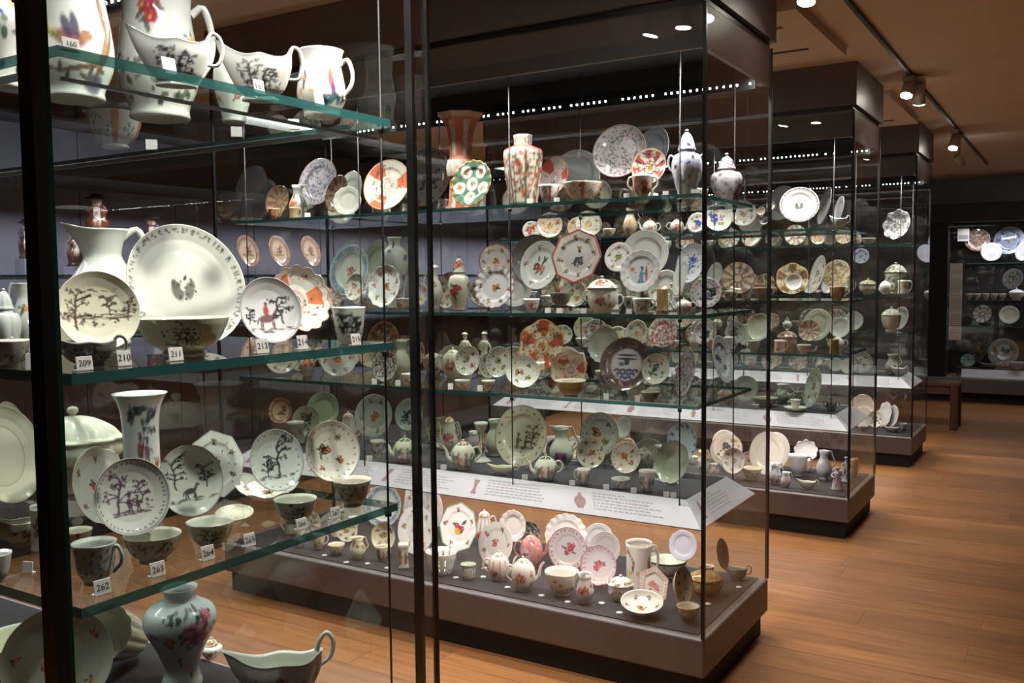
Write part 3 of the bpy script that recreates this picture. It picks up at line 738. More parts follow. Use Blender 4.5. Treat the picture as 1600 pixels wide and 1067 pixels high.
def parts_ware(kind, R, H, px, style, base, seed, hs=1, **kw):
    """list of (part name, mesh, [sub parts]); hs = side of the handle, 1 right, -1 left, 0 none"""
    bm = {'teapot': 'teapot', 'coffeepot': 'coffeepot'}.get(kind, kind)
    o = {k: kw[k] for k in ('poly', 'lobes', 'ey', 'ex', 'holes', 'spout') if k in kw}
    if kind in ('teapot', 'coffeepot'):
        h = H / (1.28 if kind == 'teapot' else 1.2)
        P = [('body', ware_mesh(bm, R, h, px, style, base, seed, **o), [])]
        lr = R * (.54 if kind == 'teapot' else .6)
        P.append(('lid', lid_mesh(lr, h * .985, h * .14, px, 'plain' if style == 'plain' else style, base, seed), [('knob', knob_mesh(R * .12, h * 1.11, kw.get('knob', base)))]))
        if kind == 'teapot':
            sp = [(-hs * R * .85, 0, h * .35), (-hs * R * 1.25, 0, h * .5), (-hs * R * 1.42, 0, h * .8), (-hs * R * 1.7, 0, h * .98)]
            P.append(('spout', tube_mesh('spout', sp, [R * .24, R * .16, R * .11, R * .09], base, 10, 16), []))
            P.append(('handle', tube_mesh('handle', handle_pts(R * .84, h * .82, R * .9, h * .3, R * .62, hs), [R * .09], base), []))
        else:
            sp = [(-hs * R * .9, 0, h * .35), (-hs * R * 1.2, 0, h * .5), (-hs * R * 1.25, 0, h * .8), (-hs * R * 1.5, 0, h * .97)]
            P.append(('spout', tube_mesh('spout', sp, [R * .22, R * .15, R * .1, R * .09], base, 10, 16), []))
            P.append(('handle', tube_mesh('handle', handle_pts(R * .62, h * .88, R * .9, h * .3, R * .75, hs), [R * .09], base), []))
        return P
    if kind in ('tureen', 'covered', 'jar') and kw.get('lid', True):
        lf = kw.get('lidf', .24); h = H * (.86 - lf)
        P = [('body', ware_mesh(kind, R, h, px, style, base, seed, **o), [])]
        lr = R * (1 if kind != 'jar' else .55)
        P.append(('lid', lid_mesh(lr, h, H * lf, px, style, base, seed, o.get('lobes'), o.get('ex', 1), o.get('ey', 1)), [('knob', knob_mesh(R * .13, h + H * (lf - .01), kw.get('knob', base)))]))
        if kw.get('handles'):
            for s in (1, -1): P.append(('handle', tube_mesh('handle', handle_pts(R * .95, h * .85, R * .9, h * .5, R * .3, s), [R * .07], base), []))
        return P
    if kind == 'boat':
        P = [('body', ware_mesh('tureen', R, H * .72, px, style, base, seed, ex=1.25, ey=.62, boat=True, lobes=kw.get('lobes')), [])]
        h = H * .72
        pts = [(R * 1.12, 0, h * 1.12), (R * 1.32, 0, h * 1.3), (R * 1.58, 0, h * 1.2), (R * 1.68, 0, h * .9), (R * 1.5, 0, h * .58), (R * 1.12, 0, h * .55)]
        if kw.get('tall'): pts = [(R * 1.1, 0, h * 1.15), (R * 1.2, 0, h * 1.4), (R * 1.42, 0, h * 1.58), (R * 1.62, 0, h * 1.35), (R * 1.52, 0, h * .98), (R * 1.12, 0, h * .75)]
        P.append(('handle', tube_mesh('handle', pts, [R * .085, R * .07, R * .075, R * .06], base, 10, 26), [('scroll', knob_mesh(R * .1, h * (1.45 if not kw.get('tall') else 1.85), base))] if False else []))
        return P
    if kind in ('figure', 'toby'):
        P = [('body', ware_mesh(kind, R, H, px, style, base, seed, ey=.8), [])]
        for s in (1, -1):
            P.append(('arm', tube_mesh('arm', [(s * R * .5, 0, H * .74), (s * R * .82, -R * .1, H * .62), (s * R * .45, -R * .6, H * .55)], [R * .17, R * .14, R * .1], kw.get('coat', base)), []))
        return P
    P = [('body', ware_mesh(kind, R, H, px, style, base, seed, **o), [])]
    if kind in ('cup', 'mug', 'balmug', 'ewer', 'sparrow') and hs:
        z0, z1 = {'cup': (.85, .3), 'mug': (.85, .2), 'balmug': (.78, .28), 'ewer': (.93, .42), 'sparrow': (.93, .4)}[kind]
        r0 = {'ewer': .52, 'sparrow': .66}.get(kind, .9)
        sd = [1, -1] if kw.get('two') else [hs]
        for s in sd: P.append(('handle', tube_mesh('handle', handle_pts(R * r0, H * z0, R * .95, H * z1, R * (.62 if kind in ('ewer',) else .45), s), [R * .1, R * .085, R * .1], base), []))
    return P

# ------------------------------------------------------------------ the display cases' frame
W1 = .8054
CASES = {
    0: dict(x1=-.19, L=2.55, y0=-2.318, w=.973, sh={'A': 1.924, 'B': 1.408, 'C': 1.025, 'D': .50, 'E': .25}, t=.018, name='nearest case'),
    1: dict(x1=0., L=2.52, y0=0., w=W1, sh={'A': 1.856, 'B': 1.417, 'C': 1.084, 'D': .722, 'E': .25}, t=.014, name='second case'),
    2: dict(x1=0., L=2.52, y0=2.455, w=W1, sh={'A': 1.84, 'B': 1.409, 'C': 1.085, 'D': .722, 'E': .25}, t=.014, name='third case'),
    3: dict(x1=0., L=2.52, y0=4.842, w=W1, sh={'A': 1.82, 'B': 1.40, 'C': 1.085, 'D': .722, 'E': .25}, t=.014, name='fourth case'),
}
SHELF_NAME = {'A': 'top shelf', 'B': 'second shelf', 'C': 'third shelf', 'D': 'dark shelf', 'E': 'base'}
CEIL = 2.772

# ------------------------------------------------------------------ the room
RX0, RX1, RY0, RY1 = -4.75, 3.6, -5.2, 9.9
floor = box('floor', RX0, RX1, RY0, RY1, -.08, -.022, M['subfloor']); tag(floor, kind='structure')
rg = random.Random(4)
row = 0; y = RY0
while y < RY1 - .05:
    y2 = min(y + .21, RY1); x = RX0; first = True
    while x < RX1 - .05:
        ln = rg.uniform(1.9, 2.8) if not first else rg.uniform(.9, 2.6); first = False
        x2 = min(x + ln, RX1)
        if RX1 - x2 < .5: x2 = RX1
        box('plank', x + .0006, x2 - .0006, y + .0008, y2 - .0008, -.022, 0, M['floor'], floor)
        x = x2
    y = y2; row += 1
ceiling = box('ceiling', RX0, RX1, RY0, RY1, CEIL, CEIL + .08, M['ceiling']); tag(ceiling, kind='structure')
for n, b, m in (('wall_left', (RX0 - .1, RX0, RY0, RY1, 0, CEIL), 'wall'), ('wall_right', (RX1, RX1 + .1, RY0, RY1, 0, CEIL), 'wall'),
                ('wall_back', (RX0 - .1, RX1 + .1, RY1, RY1 + .1, 0, CEIL), 'wall'), ('wall_front', (RX0 - .1, RX1 + .1, RY0 - .1, RY0, 0, CEIL), 'wall')):
    tag(box(n, *b, M[m]), kind='structure')
# lowered ceiling boxes between the cases, each with thin dark air slots
for i, (ya, yb) in enumerate(((-1.0, -.2), (1.05, 2.08), (3.43, 4.66))):
    t = box('trim_%d' % (i + 1), -2.4, .03, ya, yb, CEIL - .05, CEIL, M['ceiling']); tag(t, kind='structure')
    for yy in (ya + .25, yb - .3):
        box('air_slot', -1.2, -.1, yy, yy + .03, CEIL - .053, CEIL - .0495, M['track'], t)

def area(name, loc, sx, sy, power, col=(1, .97, .93), rot=(0, 0, 0), parent=None):
    l = bpy.data.lights.new(name, 'AREA'); l.shape = 'RECTANGLE'; l.size = sx; l.size_y = sy; l.energy = power; l.color = col; l.spread = 2.6
    o = bpy.data.objects.new(name, l); COL.objects.link(o); o.location = loc; o.rotation_euler = rot
    if parent: o.parent = parent
    return o

def cyl_data(r, h, n=16, r2=None, z0=0):
    th = np.linspace(0, 2 * np.pi, n, endpoint=False); r2 = r if r2 is None else r2
    V = np.vstack([np.stack([r * np.cos(th), r * np.sin(th), np.full(n, z0)], 1), np.stack([r2 * np.cos(th), r2 * np.sin(th), np.full(n, z0 + h)], 1), [[0, 0, z0], [0, 0, z0 + h]]])
    Q = [(j, (j + 1) % n, n + (j + 1) % n, n + j) for j in range(n)]
    T = [(2 * n, (j + 1) % n, j) for j in range(n)] + [(2 * n + 1, n + j, n + (j + 1) % n) for j in range(n)]
    return V, Q, T

def rod(name, x, y, z0, z1, r, mat, parent, n=6):
    V, Q, T = cyl_data(r, z1 - z0, n); V = V + np.array([x, y, z0])
    return obj(name, mesh_np(name, V, Q, mat=mat, T=T), parent)

def caption_panel(case, A, B, C, D, seed, prints=True, name='caption_panel'):
    """sloping white panel; A,B outer lower corners, D,C inner upper corners"""
    A, B, C, D = [np.array(v, float) for v in (A, B, C, D)]
    n = np.cross(B - A, D - A); n /= np.linalg.norm(n)
    if n[2] < 0: n = -n
    V = [A, B, C, D] + [v - n * .008 for v in (A, B, C, D)]
    Q = [(0, 1, 2, 3), (7, 6, 5, 4), (0, 4, 5, 1), (1, 5, 6, 2), (2, 6, 7, 3), (3, 7, 4, 0)]
    po = obj(name, mesh_np(name, V, Q, mat=M['rail'], smooth=False), case)
    if not prints: return po
    r = random.Random(seed); e = n * .0006
    ln = np.linalg.norm(B - A); ht = np.linalg.norm(D - A)
    def at(s, t):
        a = A + (B - A) * (s / ln); b = D + (C - D) * (s / ln); return a + (b - a) * t + e
    V, Q = [], []
    s = .1
    while s < ln - .45:
        # faded picture: a small vase or pot outline
        prof = r.choice([[(.2, .0), (.16, .2), (.3, .5), (.14, .8), (.2, 1)], [(.2, 0), (.45, .4), (.4, .65), (.15, .8), (.1, 1)], [(.25, 0), (.12, .35), (.13, .6), (.26, 1)]])
        V2, T2 = [], []
        for (w, t) in prof:
            V2 += [at(s - w * .06, .2 + t * .58), at(s + w * .06, .2 + t * .58)]
        for i in range(len(prof) - 1): T2.append((2 * i, 2 * i + 1, 2 * i + 3, 2 * i + 2))
        obj('caption_picture', mesh_np('caption_picture', V2, T2, mat=M['pinkink'], smooth=False), po)
        V, Q = [], []
        for line in range(6):
            t = .8 - line * .115; x = s + .06
            end = s + .06 + (.3 if line else .16) * r.uniform(.8, 1)
            while x < end:
                w = r.uniform(.008, .024); k = len(V)
                V += [at(x, t), at(x + w, t), at(x + w, t + .045), at(x, t + .045)]; Q.append((k, k + 1, k + 2, k + 3)); x += w + .005
        obj('caption_text', mesh_np('caption_text', V, Q, mat=M['greyink'], smooth=False), po)['kind'] = 'stuff'
        s += r.uniform(.44, .52)
    return po

def glass_slab(name, x0, x1, y0, y1, z0, z1, parent, top=True):
    # clear faces, green sawn edges
    ed = (M['edge'], (2, 3, 4, 5)) if top else (M['edge'], (0, 1))
    return box(name, x0, x1, y0, y1, z0, z1, M['shelf'], parent, edge=ed)

def make_case(k):
    c = CASES[k]; x1 = c['x1']; x0 = x1 - c['L']; y0 = c['y0']; y1 = y0 + c['w']; sh = c['sh']
    lab = {0: 'nearest tall glass display case with green edged shelves and black corner post', 1: 'second tall glass display case, its long side and base facing the camera',
           2: 'third tall glass display case, between the second and fourth cases', 3: 'fourth and farthest freestanding glass display case, before the wooden bench'}[k]
    lampk = CASE_LAMP * {0: .95, 1: 1.15, 2: 1.25, 3: 1.25}[k]
    cs = empty('display_case', ((x0 + x1) / 2, (y0 + y1) / 2, 0)); tag(cs, lab, 'display case', 'freestanding glass display cases')
    cs.matrix_world = Matrix.Translation(((x0 + x1) / 2, (y0 + y1) / 2, 0))
    inv = Matrix.Translation((-(x0 + x1) / 2, -(y0 + y1) / 2, 0))
    P = []
    P.append(box('plinth', x0 + .025, x1 - .025, y0 + .025, y1 - .025, 0, .10, M['plinth'], cs))
    P.append(bevel_box('base', x0, x1, y0, y1, .10, .246, M['bronze'], cs, .01))
    P.append(box('base_deck', x0 + .035, x1 - .035, y0 + .035, y1 - .035, .2462, .25, M['deck'], cs))
    P.append(box('canopy', x0 - .012, x1 + .012, y0 - .012, y1 + .012, 2.53, CEIL - .001, M['bronze'], cs))
    P.append(box('shadow_gap', x0 + .01, x1 - .01, y0 + .01, y1 - .01, 2.505, 2.53, M['black'], cs))
    g = .010
    # bronze header band behind the glass, black inside
    for n, b in (('f', (x0 + .011, x1 - .011, y0 + .011, y0 + .03)), ('b', (x0 + .011, x1 - .011, y1 - .03, y1 - .011)), ('l', (x0 + .011, x0 + .03, y0 + .031, y1 - .031)), ('r', (x1 - .03, x1 - .011, y0 + .031, y1 - .031))):
        P.append(box('header_band', *b, 2.352, 2.504, M['bronze'], cs))
    # black lining on the inner side of the bands
    for b in ((x0 + .033, x1 - .033, y0 + .0305, y0 + .032), (x0 + .033, x1 - .033, y1 - .032, y1 - .0305), (x0 + .0305, x0 + .032, y0 + .033, y1 - .033), (x1 - .032, x1 - .0305, y0 + .033, y1 - .033)):
        P.append(box('header_lining', *b, 2.353, 2.489, M['inner'], cs))
    P.append(box('case_ceiling', x0 + .031, x1 - .031, y0 + .031, y1 - .031, 2.49, 2.504, M['inner'], cs))
    # glass panes
    for b in ((x0 + g, x1 - g, y0, y0 + .009), (x0 + g, x1 - g, y1 - .009, y1), (x0, x0 + .009, y0 + g, y1 - g), (x1 - .009, x1, y0 + g, y1 - g)):
        P.append(box('glass_pane', *b, .2465, 2.5045, M['pane'], cs))
    # black joints with a green glass edge
    for sx, sy in ((0, 0), (1, 0), (1, 1), (0, 1)):
        jw = (.02 if sy == 0 else .009) if k == 0 else .012
        xa = x0 if sx == 0 else x1; ya = y0 if sy == 0 else y1
        dx = 1 if sx == 0 else -1; dy = 1 if sy == 0 else -1
        xs = sorted((xa - dx * .0012, xa + dx * jw)); ys = sorted((ya - dy * .0012, ya + dy * jw))
        j = box('corner_joint', *xs, *ys, .2465, 2.5045, M['black'], cs); P.append(j)
        if k == 0 and sx == 1 and sy == 0:
            for e in ((xa - .0095, xa + .0006, ya + jw, ya + jw + .008), (xa - jw - .014, xa - jw, ya - .0006, ya + .0095)):
                P.append(box('glass_edge', *e, .2465, 2.5045, M['darkedge'], cs))
    if k == 0:   # door stile of the back doors
        P.append(box('door_stile', x1 - .062, x1 - .042, y1 - .014, y1 + .0015, .2465, 2.5045, M['black'], cs))
    # glass shelves
    xa, xb, ya, yb = x0 + .06, x1 - .056, y0 + .08, y1 - .08
    if k == 0: ya, yb = y0 + .079, y1 - .079
    for s in 'ABC':
        P.append(glass_slab('glass_shelf', xa, xb, ya, yb, sh[s] - c['t'], sh[s], cs))
        if k == 0 and s == 'A':
            for yy in (ya + .03, yb - .03): P.append(box('support_rail', xa + .1, xb - .1, yy - .004, yy + .004, sh[s] - c['t'] - .012, sh[s] - c['t'] - .001, M['steel'], cs))
            P.append(box('support_rail', xb - .03, xb - .024, ya + .02, yb - .02, sh[s] - c['t'] - .03, sh[s] - c['t'] - .024, M['steel'], cs))
    # dark shelf with sloping captions all round
    zd = sh['D']; sl = .075 if k else .05
    yo0, yo1 = y0 + .02, (y0 + .672 if k else y1 - .02)
    xo0, xo1 = x0 + .02, x1 - .02
    i = sl + .02
    P.append(box('dark_shelf', xo0 + i, xo1 - i, yo0 + i, yo1 - i, zd - .02, zd, M['deck'], cs))
    zo, zi = zd - .078, zd + .002
    OA, OB, OC, OD = (xo0, yo0, zo), (xo1, yo0, zo), (xo1, yo1, zo), (xo0, yo1, zo)
    IA, IB, IC, ID = (xo0 + sl + .018, yo0 + sl + .018, zi), (xo1 - sl - .018, yo0 + sl + .018, zi), (xo1 - sl - .018, yo1 - sl - .018, zi), (xo0 + sl + .018, yo1 - sl - .018, zi)
    gp = .0015
    P.append(caption_panel(cs, OA, OB, IB, IA, 10 + k)); P.append(caption_panel(cs, (OB[0], OB[1] + gp, zo), OC, IC, (IB[0], IB[1] + gp, zi), 20 + k))
    P.append(caption_panel(cs, OC, OD, ID, IC, 30 + k, prints=False)); P.append(caption_panel(cs, OD, OA, IA, ID, 40 + k, prints=False))
    # hanging cables and clips
    for xx in ([x1 - .13, x1 - .86, x1 - 1.66, x0 + .13] if k else [x1 - .075, x0 + .13]):
        for yy in ((ya + .012), (yb - .012)):
            if k == 0 and yy < y0 + .3: continue
            P.append(rod('hanging_cable', xx, yy, .25 if k == 0 else .64, 2.49, .0028, M['cable'], cs))
            for s in 'ABC':
                P.append(rod('cable_clip', xx, yy, sh[s] - c['t'] - .014, sh[s] - c['t'] - .0005, .008, M['cable'], cs, 8))
    # light bars: black profile with a lip, a row of small lamps on the rear bar
    P.append(box('light_bar', x0 + .05, x1 - .05, y1 - .075, y1 - .06, 2.335, 2.44, M['black'], cs))
    P.append(box('light_bar', x0 + .05, x1 - .05, y0 + .06, y0 + .075, 2.366, 2.44, M['black'], cs))
    rgl = random.Random(k); BL = []
    x = x0 + .07
    while x < x1 - .06:
        if rgl.random() < .85: BL.append((x, x + .007, y1 - .0768, y1 - .0752, 2.353, 2.361))
        x += rgl.choice([.028, .03, .03, .055])
    ld = boxes('led_row', BL, M['led'], cs); ld['kind'] = 'stuff'; P.append(ld)
    for o in P: o.matrix_parent_inverse = inv
    area('case_light', ((x0 + x1) / 2, y1 - .045, 2.40), c['L'] - .2, .022, lampk, (1, .98, .94))
    area('case_light', ((x0 + x1) / 2, y0 + .045, 2.40), c['L'] - .2, .022, lampk, (1, .98, .94))
    for yy in (yo0 + i + .02, yo1 - i - .02):      # unseen strips added under the dark shelf to brighten the base
        area('case_light', ((x0 + x1) / 2, yy, zd - .024), c['L'] - .4, .02, lampk * .22, (1, .93, .86))
    for xx in (x0 + .045, x1 - .045):
        area('case_light', (xx, (y0 + y1) / 2, 2.40), .022, c['w'] - .2, lampk * (.3 if k == 0 and xx > x0 + .1 else .35), (1, .98, .94))
    return cs
for k in CASES: make_case(k)

# ------------------------------------------------------------------ ceiling track and spotlights
trk = tag(box('ceiling_track', .211, .229, -2.0, 8.3, CEIL - .022, CEIL, M['track']), 'thin dark lighting track running along the ceiling above the aisle', 'track')
def spotlight(lens, aim, label, power, drop=None, size=1.3):
    """spot head whose lens sits at lens and looks along aim; stem up to the ceiling"""
    lens = Vector(lens); d = Vector(aim).normalized()
    root = empty('track_spotlight', lens); tag(root, label, 'spotlight', 'ceiling spotlights')
    q = d.to_track_quat('-Z', 'Y')
    V, Q, T = cyl_data(.036, .13, 20, .03, .004); h = obj('lamp_head', mesh_np('lamp_head', V, Q, mat=M['lampbody'], T=T), root); h.rotation_euler = q.to_euler()
    V, Q, T = cyl_data(.033, .003, 20); le = obj('lens', mesh_np('lens', V, Q, mat=M['lens'], T=T), root); le.rotation_euler = q.to_euler()
    top = -d * .07; zc = (CEIL if drop is None else drop) - lens.z
    rod('stem', top.x, top.y, top.z, zc - .012, .007, M['lampbody'], root)
    r2 = box('adaptor', top.x - .03, top.x + .03, top.y - .045, top.y + .045, zc - .03, zc - .001, M['lampbody'], root)
    l = bpy.data.lights.new('spot_beam', 'SPOT'); l.energy = power; l.spot_size = size; l.spot_blend = .8; l.shadow_soft_size = .03; l.color = (1, .92, .82)
    lo = bpy.data.objects.new('spot_beam', l); COL.objects.link(lo); lo.parent = root; lo.location = d * .012; lo.rotation_euler = q.to_euler()
    return root
DR = CEIL - .022
for (px, py, aim, lab, xx) in ((1416, 150, (-.12, -.45, -1), 'track spotlight above the aisle nearest the camera, upper of the pair', .2), (1436, 163, (-.1, .5, -1), 'track spotlight just behind the nearest aisle lamp, lower of the pair', .25),
                          (1489, 232, (-.1, -.5, -1), 'small track spotlight further along the aisle, third from the camera', .2), (1502, 257, (.15, 1, -.45), 'farthest track spotlight on the aisle track, near the back wall', .22)):
    p = on(0, xx, px, py)
    spotlight(p, aim, lab, SPOT * (.18 if py < 200 else .12 if py < 240 else .5), DR)
spotlight((.2, .55, 2.6), (.0, -.3, -1), 'track spotlight over the end of the second case, at the picture top edge', SPOT * .34, DR)
spotlight((.22, -1.5, 2.62), (-.62, -.28, -1.0), 'track spotlight above the camera aimed into the nearest case', SPOT * 1.5, DR, 1.1)
for (x, y, lab) in ((-.37, -.74, 'ceiling spotlight between nearest and second cases, right of the two'), (-.54, -.78, 'ceiling spotlight between nearest and second cases, left of the two'),
                    (-.49, 1.31, 'ceiling spotlight between second and third cases, right of the two'), (-.72, 1.31, 'ceiling spotlight between second and third cases, left of the two'),
                    (-.6, 3.75, 'ceiling spotlight between third and fourth cases')):
    spotlight((x, y, 2.63), (-.25 if x < -.5 else -.05, .0, -1), lab, SPOT * .72, CEIL - .05, 1.45)

# ------------------------------------------------------------------ wooden bench before the back wall
bx0, bx1, by0, by1 = -1.25, .115, 6.98, 7.36
bench = empty('bench', ((bx0 + bx1) / 2, (by0 + by1) / 2, 0)); tag(bench, 'dark wooden bench standing before the far wall case', 'bench')
inv = Matrix.Translation((-(bx0 + bx1) / 2, -(by0 + by1) / 2, 0))
bp = [bevel_box('seat', bx0, bx1, by0, by1, .44, .475, M['bench'], bench, .006)]
for a, b in ((bx0 + .005, by0 + .005), (bx1 - .075, by0 + .005), (bx0 + .005, by1 - .075), (bx1 - .075, by1 - .075)):
    bp.append(bevel_box('leg', a, a + .07, b, b + .07, 0, .4395, M['bench'], bench, .005))
for b in (by0 + .02, by1 - .045): bp.append(box('apron', bx0 + .08, bx1 - .08, b, b + .025, .36, .4395, M['bench'], bench))
for o in bp: o.matrix_parent_inverse = inv

# ------------------------------------------------------------------ wall case at the far end of the aisle
FY = 9.38
fw = empty('wall_case', (1.3, 9.6, 0)); tag(fw, 'dark wall display case at the far end of the aisle', 'display case')
inv = Matrix.Translation((-1.3, -9.6, 0)); fp = []
fx0, fx1 = -.27, 3.5
fp.append(box('plinth', fx0 - .25, fx1, FY + .05, RY1 - .002, 0, .12, M['plinth'], fw))
fp.append(bevel_box('ledge', fx0 - .25, fx1, FY - .08, RY1 - .002, .12, .30, M['bronze'], fw, .01))
fp.append(box('side_frame', fx0 - .25, fx0 - .005, FY, RY1 - .002, .3005, 2.2, M['inner'], fw))
fp.append(box('header_band', fx0 - .25, fx1, FY, RY1 - .002, 2.2005, 2.43, M['darkwall'], fw))
fp.append(box('back_lining', fx0, fx1, RY1 - .04, RY1 - .002, .3005, 2.1995, M['darkwall'], fw))
FSH = {'T': 1.70, 'A': 1.245, 'B': .93, 'C': .41}
for z in (FSH['T'], FSH['A'], FSH['B']): fp.append(glass_slab('glass_shelf', fx0 + .2, fx1 - .05, FY + .1, RY1 - .05, z - .012, z, fw))
fp.append(box('dark_shelf', fx0 + .1, fx1, FY + .1, RY1 - .05, .301, FSH['C'], M['deck'], fw))
fp.append(caption_panel(fw, (fx0 + .17, FY + .02, .302), (fx1, FY + .02, .302), (fx1, FY + .08, .40), (fx0 + .17, FY + .08, .40), 77, prints=False))
fp.append(box('glass_pane', fx0, fx1, FY + .002, FY + .01, .3005, 2.1995, M['pane'], fw))
for o in fp: o.matrix_parent_inverse = inv
tp = box('text_panel', -.25, -.11, FY + .03, FY + .036, .76, 1.70, M['card']); tag(tp, 'tall narrow pale text panel inside the far wall case', 'text panel')
V, Q = [], []; r = random.Random(3)
for line in range(34):
    z = 1.6 - line * .023; x = -.235
    if line in (2, 3, 12, 22): continue
    while x < -.13:
        w = r.uniform(.006, .02); k = len(V); V += [(x, FY + .0296, z), (x + w, FY + .0296, z), (x + w, FY + .0296, z + .008), (x, FY + .0296, z + .008)]; Q.append((k, k + 1, k + 2, k + 3)); x += w + .004
obj('printed_text', mesh_np('printed_text', V, Q, mat=M['greyink'], smooth=False), tp)
tp = box('lit_patch_panel', -.19, -.06, FY + .2, FY + .206, 1.975, 2.13, M['card']); tag(tp, 'small square pale panel standing for a spot-lit patch in the far wall case', 'label panel')  # pale panel added where a spot-lit patch shows; brightness put into its colour
obj('grey_band', mesh_np('grey_band', [(-.18, FY + .1994, 2.0), (-.07, FY + .1994, 2.0), (-.07, FY + .1994, 2.05), (-.18, FY + .1994, 2.05)], [(0, 1, 2, 3)], mat=M['greyink'], smooth=False), tp)
for xx in (.6, 2.2): area('case_light', (xx, FY + .022, 2.19), 1.5, .016, 9, (.9, .92, 1))

# ------------------------------------------------------------------ wall case along the left wall with lilac panels
LX = -4.05
lw = empty('wall_case', (-4.4, 3.0, 0)); tag(lw, 'long wall display case with lilac back panels along the left wall', 'display case')
inv = Matrix.Translation((4.4, -3.0, 0)); lp = []
ly0, ly1 = -1.6, 9.2
lp.append(box('plinth', RX0 + .002, LX + .04, ly0, ly1, 0, .12, M['plinth'], lw))
lp.append(box('header_band', RX0 + .002, LX + .03, ly0, ly1, 2.20, 2.55, M['darkwall'], lw))
y = ly0
while y < ly1 - .1:
    lp.append(box('lilac_panel', RX0 + .002, RX0 + .03, y + .004, min(y + .78, ly1) - .004, 1.222, 2.1995, M['lilac'], lw))
    lp.append(box('brown_panel', RX0 + .002, RX0 + .03, y + .004, min(y + .78, ly1) - .004, .121, 1.198, M['brownpanel'], lw))
    y += .78
lp.append(box('dark_shelf', RX0 + .031, RX0 + .34, ly0, ly1, 1.20, 1.22, M['deck'], lw))
lp.append(glass_slab('glass_shelf', RX0 + .04, LX - .05, ly0 + .02, ly1, 1.60, 1.612, lw))
y = ly0
while y < ly1 - .1:
    lp.append(box('glass_pane', LX - .009, LX, y + .002, min(y + 1.56, ly1) - .002, .1205, 2.1995, M['pane'], lw)); y += 1.56
for o in lp: o.matrix_parent_inverse = inv
for yy in (0.4, 3.0, 5.6): area('case_light', (LX - .1, yy, 2.19), .05, 2.4, 24, (.92, .92, 1))
# ------------------------------------------------------------------ placing things
CATS = {'bowl': 'bowl', 'teabowl': 'tea bowl', 'cup': 'cup', 'beaker': 'beaker', 'mug': 'mug', 'balmug': 'mug', 'teapot': 'teapot', 'coffeepot': 'coffee pot', 'ewer': 'jug', 'sparrow': 'jug',
        'baluster': 'vase', 'trumpet': 'vase', 'gu': 'vase', 'hexjar': 'jar', 'tureen': 'tureen', 'jar': 'jar', 'candle': 'candlestick', 'figure': 'figurine', 'toby': 'figurine', 'basket': 'basket',
        'caddy': 'tea caddy', 'stand': 'stand', 'covered': 'sugar bowl', 'boat': 'sauceboat'}
NAMES = {'teabowl': 'tea_bowl', 'balmug': 'mug', 'coffeepot': 'coffee_pot', 'ewer': 'jug', 'sparrow': 'cream_jug', 'baluster': 'baluster_vase', 'trumpet': 'trumpet_vase', 'gu': 'beaker_vase', 'hexjar': 'hexagonal_jar',
         'candle': 'candlestick', 'toby': 'figurine', 'figure': 'figurine', 'basket': 'pierced_basket', 'caddy': 'tea_caddy', 'covered': 'sugar_bowl', 'boat': 'sauceboat', 'jar': 'covered_jar', 'stand': 'footed_stand'}
SEED = [100]; FILL = []; LABELS = {}
def note(label):
    LABELS[label] = LABELS.get(label, 0) + 1
def face(p): return math.atan2(CAMX - p[0], -(CAMY - p[1]))
def spot(c, sh, px, py, d, inset=.1):
    cs = CASES[c]; z = cs['sh'][sh]
    if d is None:
        p = on(2, z, px, py)
        y0, y1 = cs['y0'] + inset + .02, cs['y0'] + (cs['w'] if sh != 'D' or c == 0 else .66) - inset - .02
        if c == 0:
            if p[0] > cs['x1'] - inset: p = on(0, cs['x1'] - inset, px, py)
            if p[1] > y1: p = on(1, y1, px, py)
            if p[1] < y0: p = on(1, y0, px, py)
        else:
            if p[1] < y0 or (ray(px, py)[2] * (z - CAMZ) < 0): p = on(1, y0, px, py)
            elif p[1] > y1: p = on(1, y1, px, py)
    elif c == 0: p = on(0, d, px, py)
    else: p = on(1, cs['y0'] + d, px, py)
    return p, z
REG = {}; ITEMS = []; LATER = []
def reg(c, sh, x, y, r): REG.setdefault((c, sh), []).append((x, y, r))
def reg_plate(c, sh, p, rot, R, lean):
    # footprint of a leaning plate as a few circles
    off = math.sin(lean) * R
    for k in (-.8, -.4, 0, .4, .8):
        for s in (-1, 0, 1): reg(c, sh, p[0] + k * R * math.cos(rot) - s * off * math.sin(rot) * (1 - k * k) ** .5, p[1] + k * R * math.sin(rot) + s * off * math.cos(rot) * (1 - k * k) ** .5, .022)
def free(c, sh, cir): return all((x - a) ** 2 + (y - b) ** 2 > (r + q) ** 2 for (x, y, r) in cir for (a, b, q) in REG.get((c, sh), []))
def build(name, label, cat, parts, loc, rot, group=None, tilt=0.):
    if len(parts) == 1 and not parts[0][2]:
        o = obj(name, parts[0][1])
    else:
        o = empty(name)
        for pn, me, sub in parts:
            q = obj(pn, me, o)
            for s in sub: obj(s[0], s[1], q)
    o.location = loc; o.rotation_euler = (tilt, 0, rot)
    tag(o, label, cat, group)
    if label: note(label)
    return o
def W(c, sh, kind, px, by, w, h, style, label, d=None, a=0., hs=1, base=WHITE, group=None, tilt=0., cat=None, name=None, lift=0., **kw):
    p, z = spot(c, sh, px, by, d)
    D = depth(p); R = w / 2 * D / F; H = h * D / F
    if c: p[0] = min(p[0], CASES[c]['x1'] - .07 - R)
    reg(c, sh, p[0], p[1], R * (1.5 if kind in ('teapot', 'boat', 'coffeepot') else 1.1))
    SEED[0] += 1
    parts = parts_ware(kind, R, H, max(w, h), style, base, SEED[0], hs, **kw)
    ITEMS.append((c, sh, px, label, d if d is not None else .15))
    o = build(name or NAMES.get(kind, kind), label, cat or CATS[kind], parts, (p[0], p[1], z + .0006 + lift), face(p) + math.radians(a), group, math.radians(tilt))
    return o
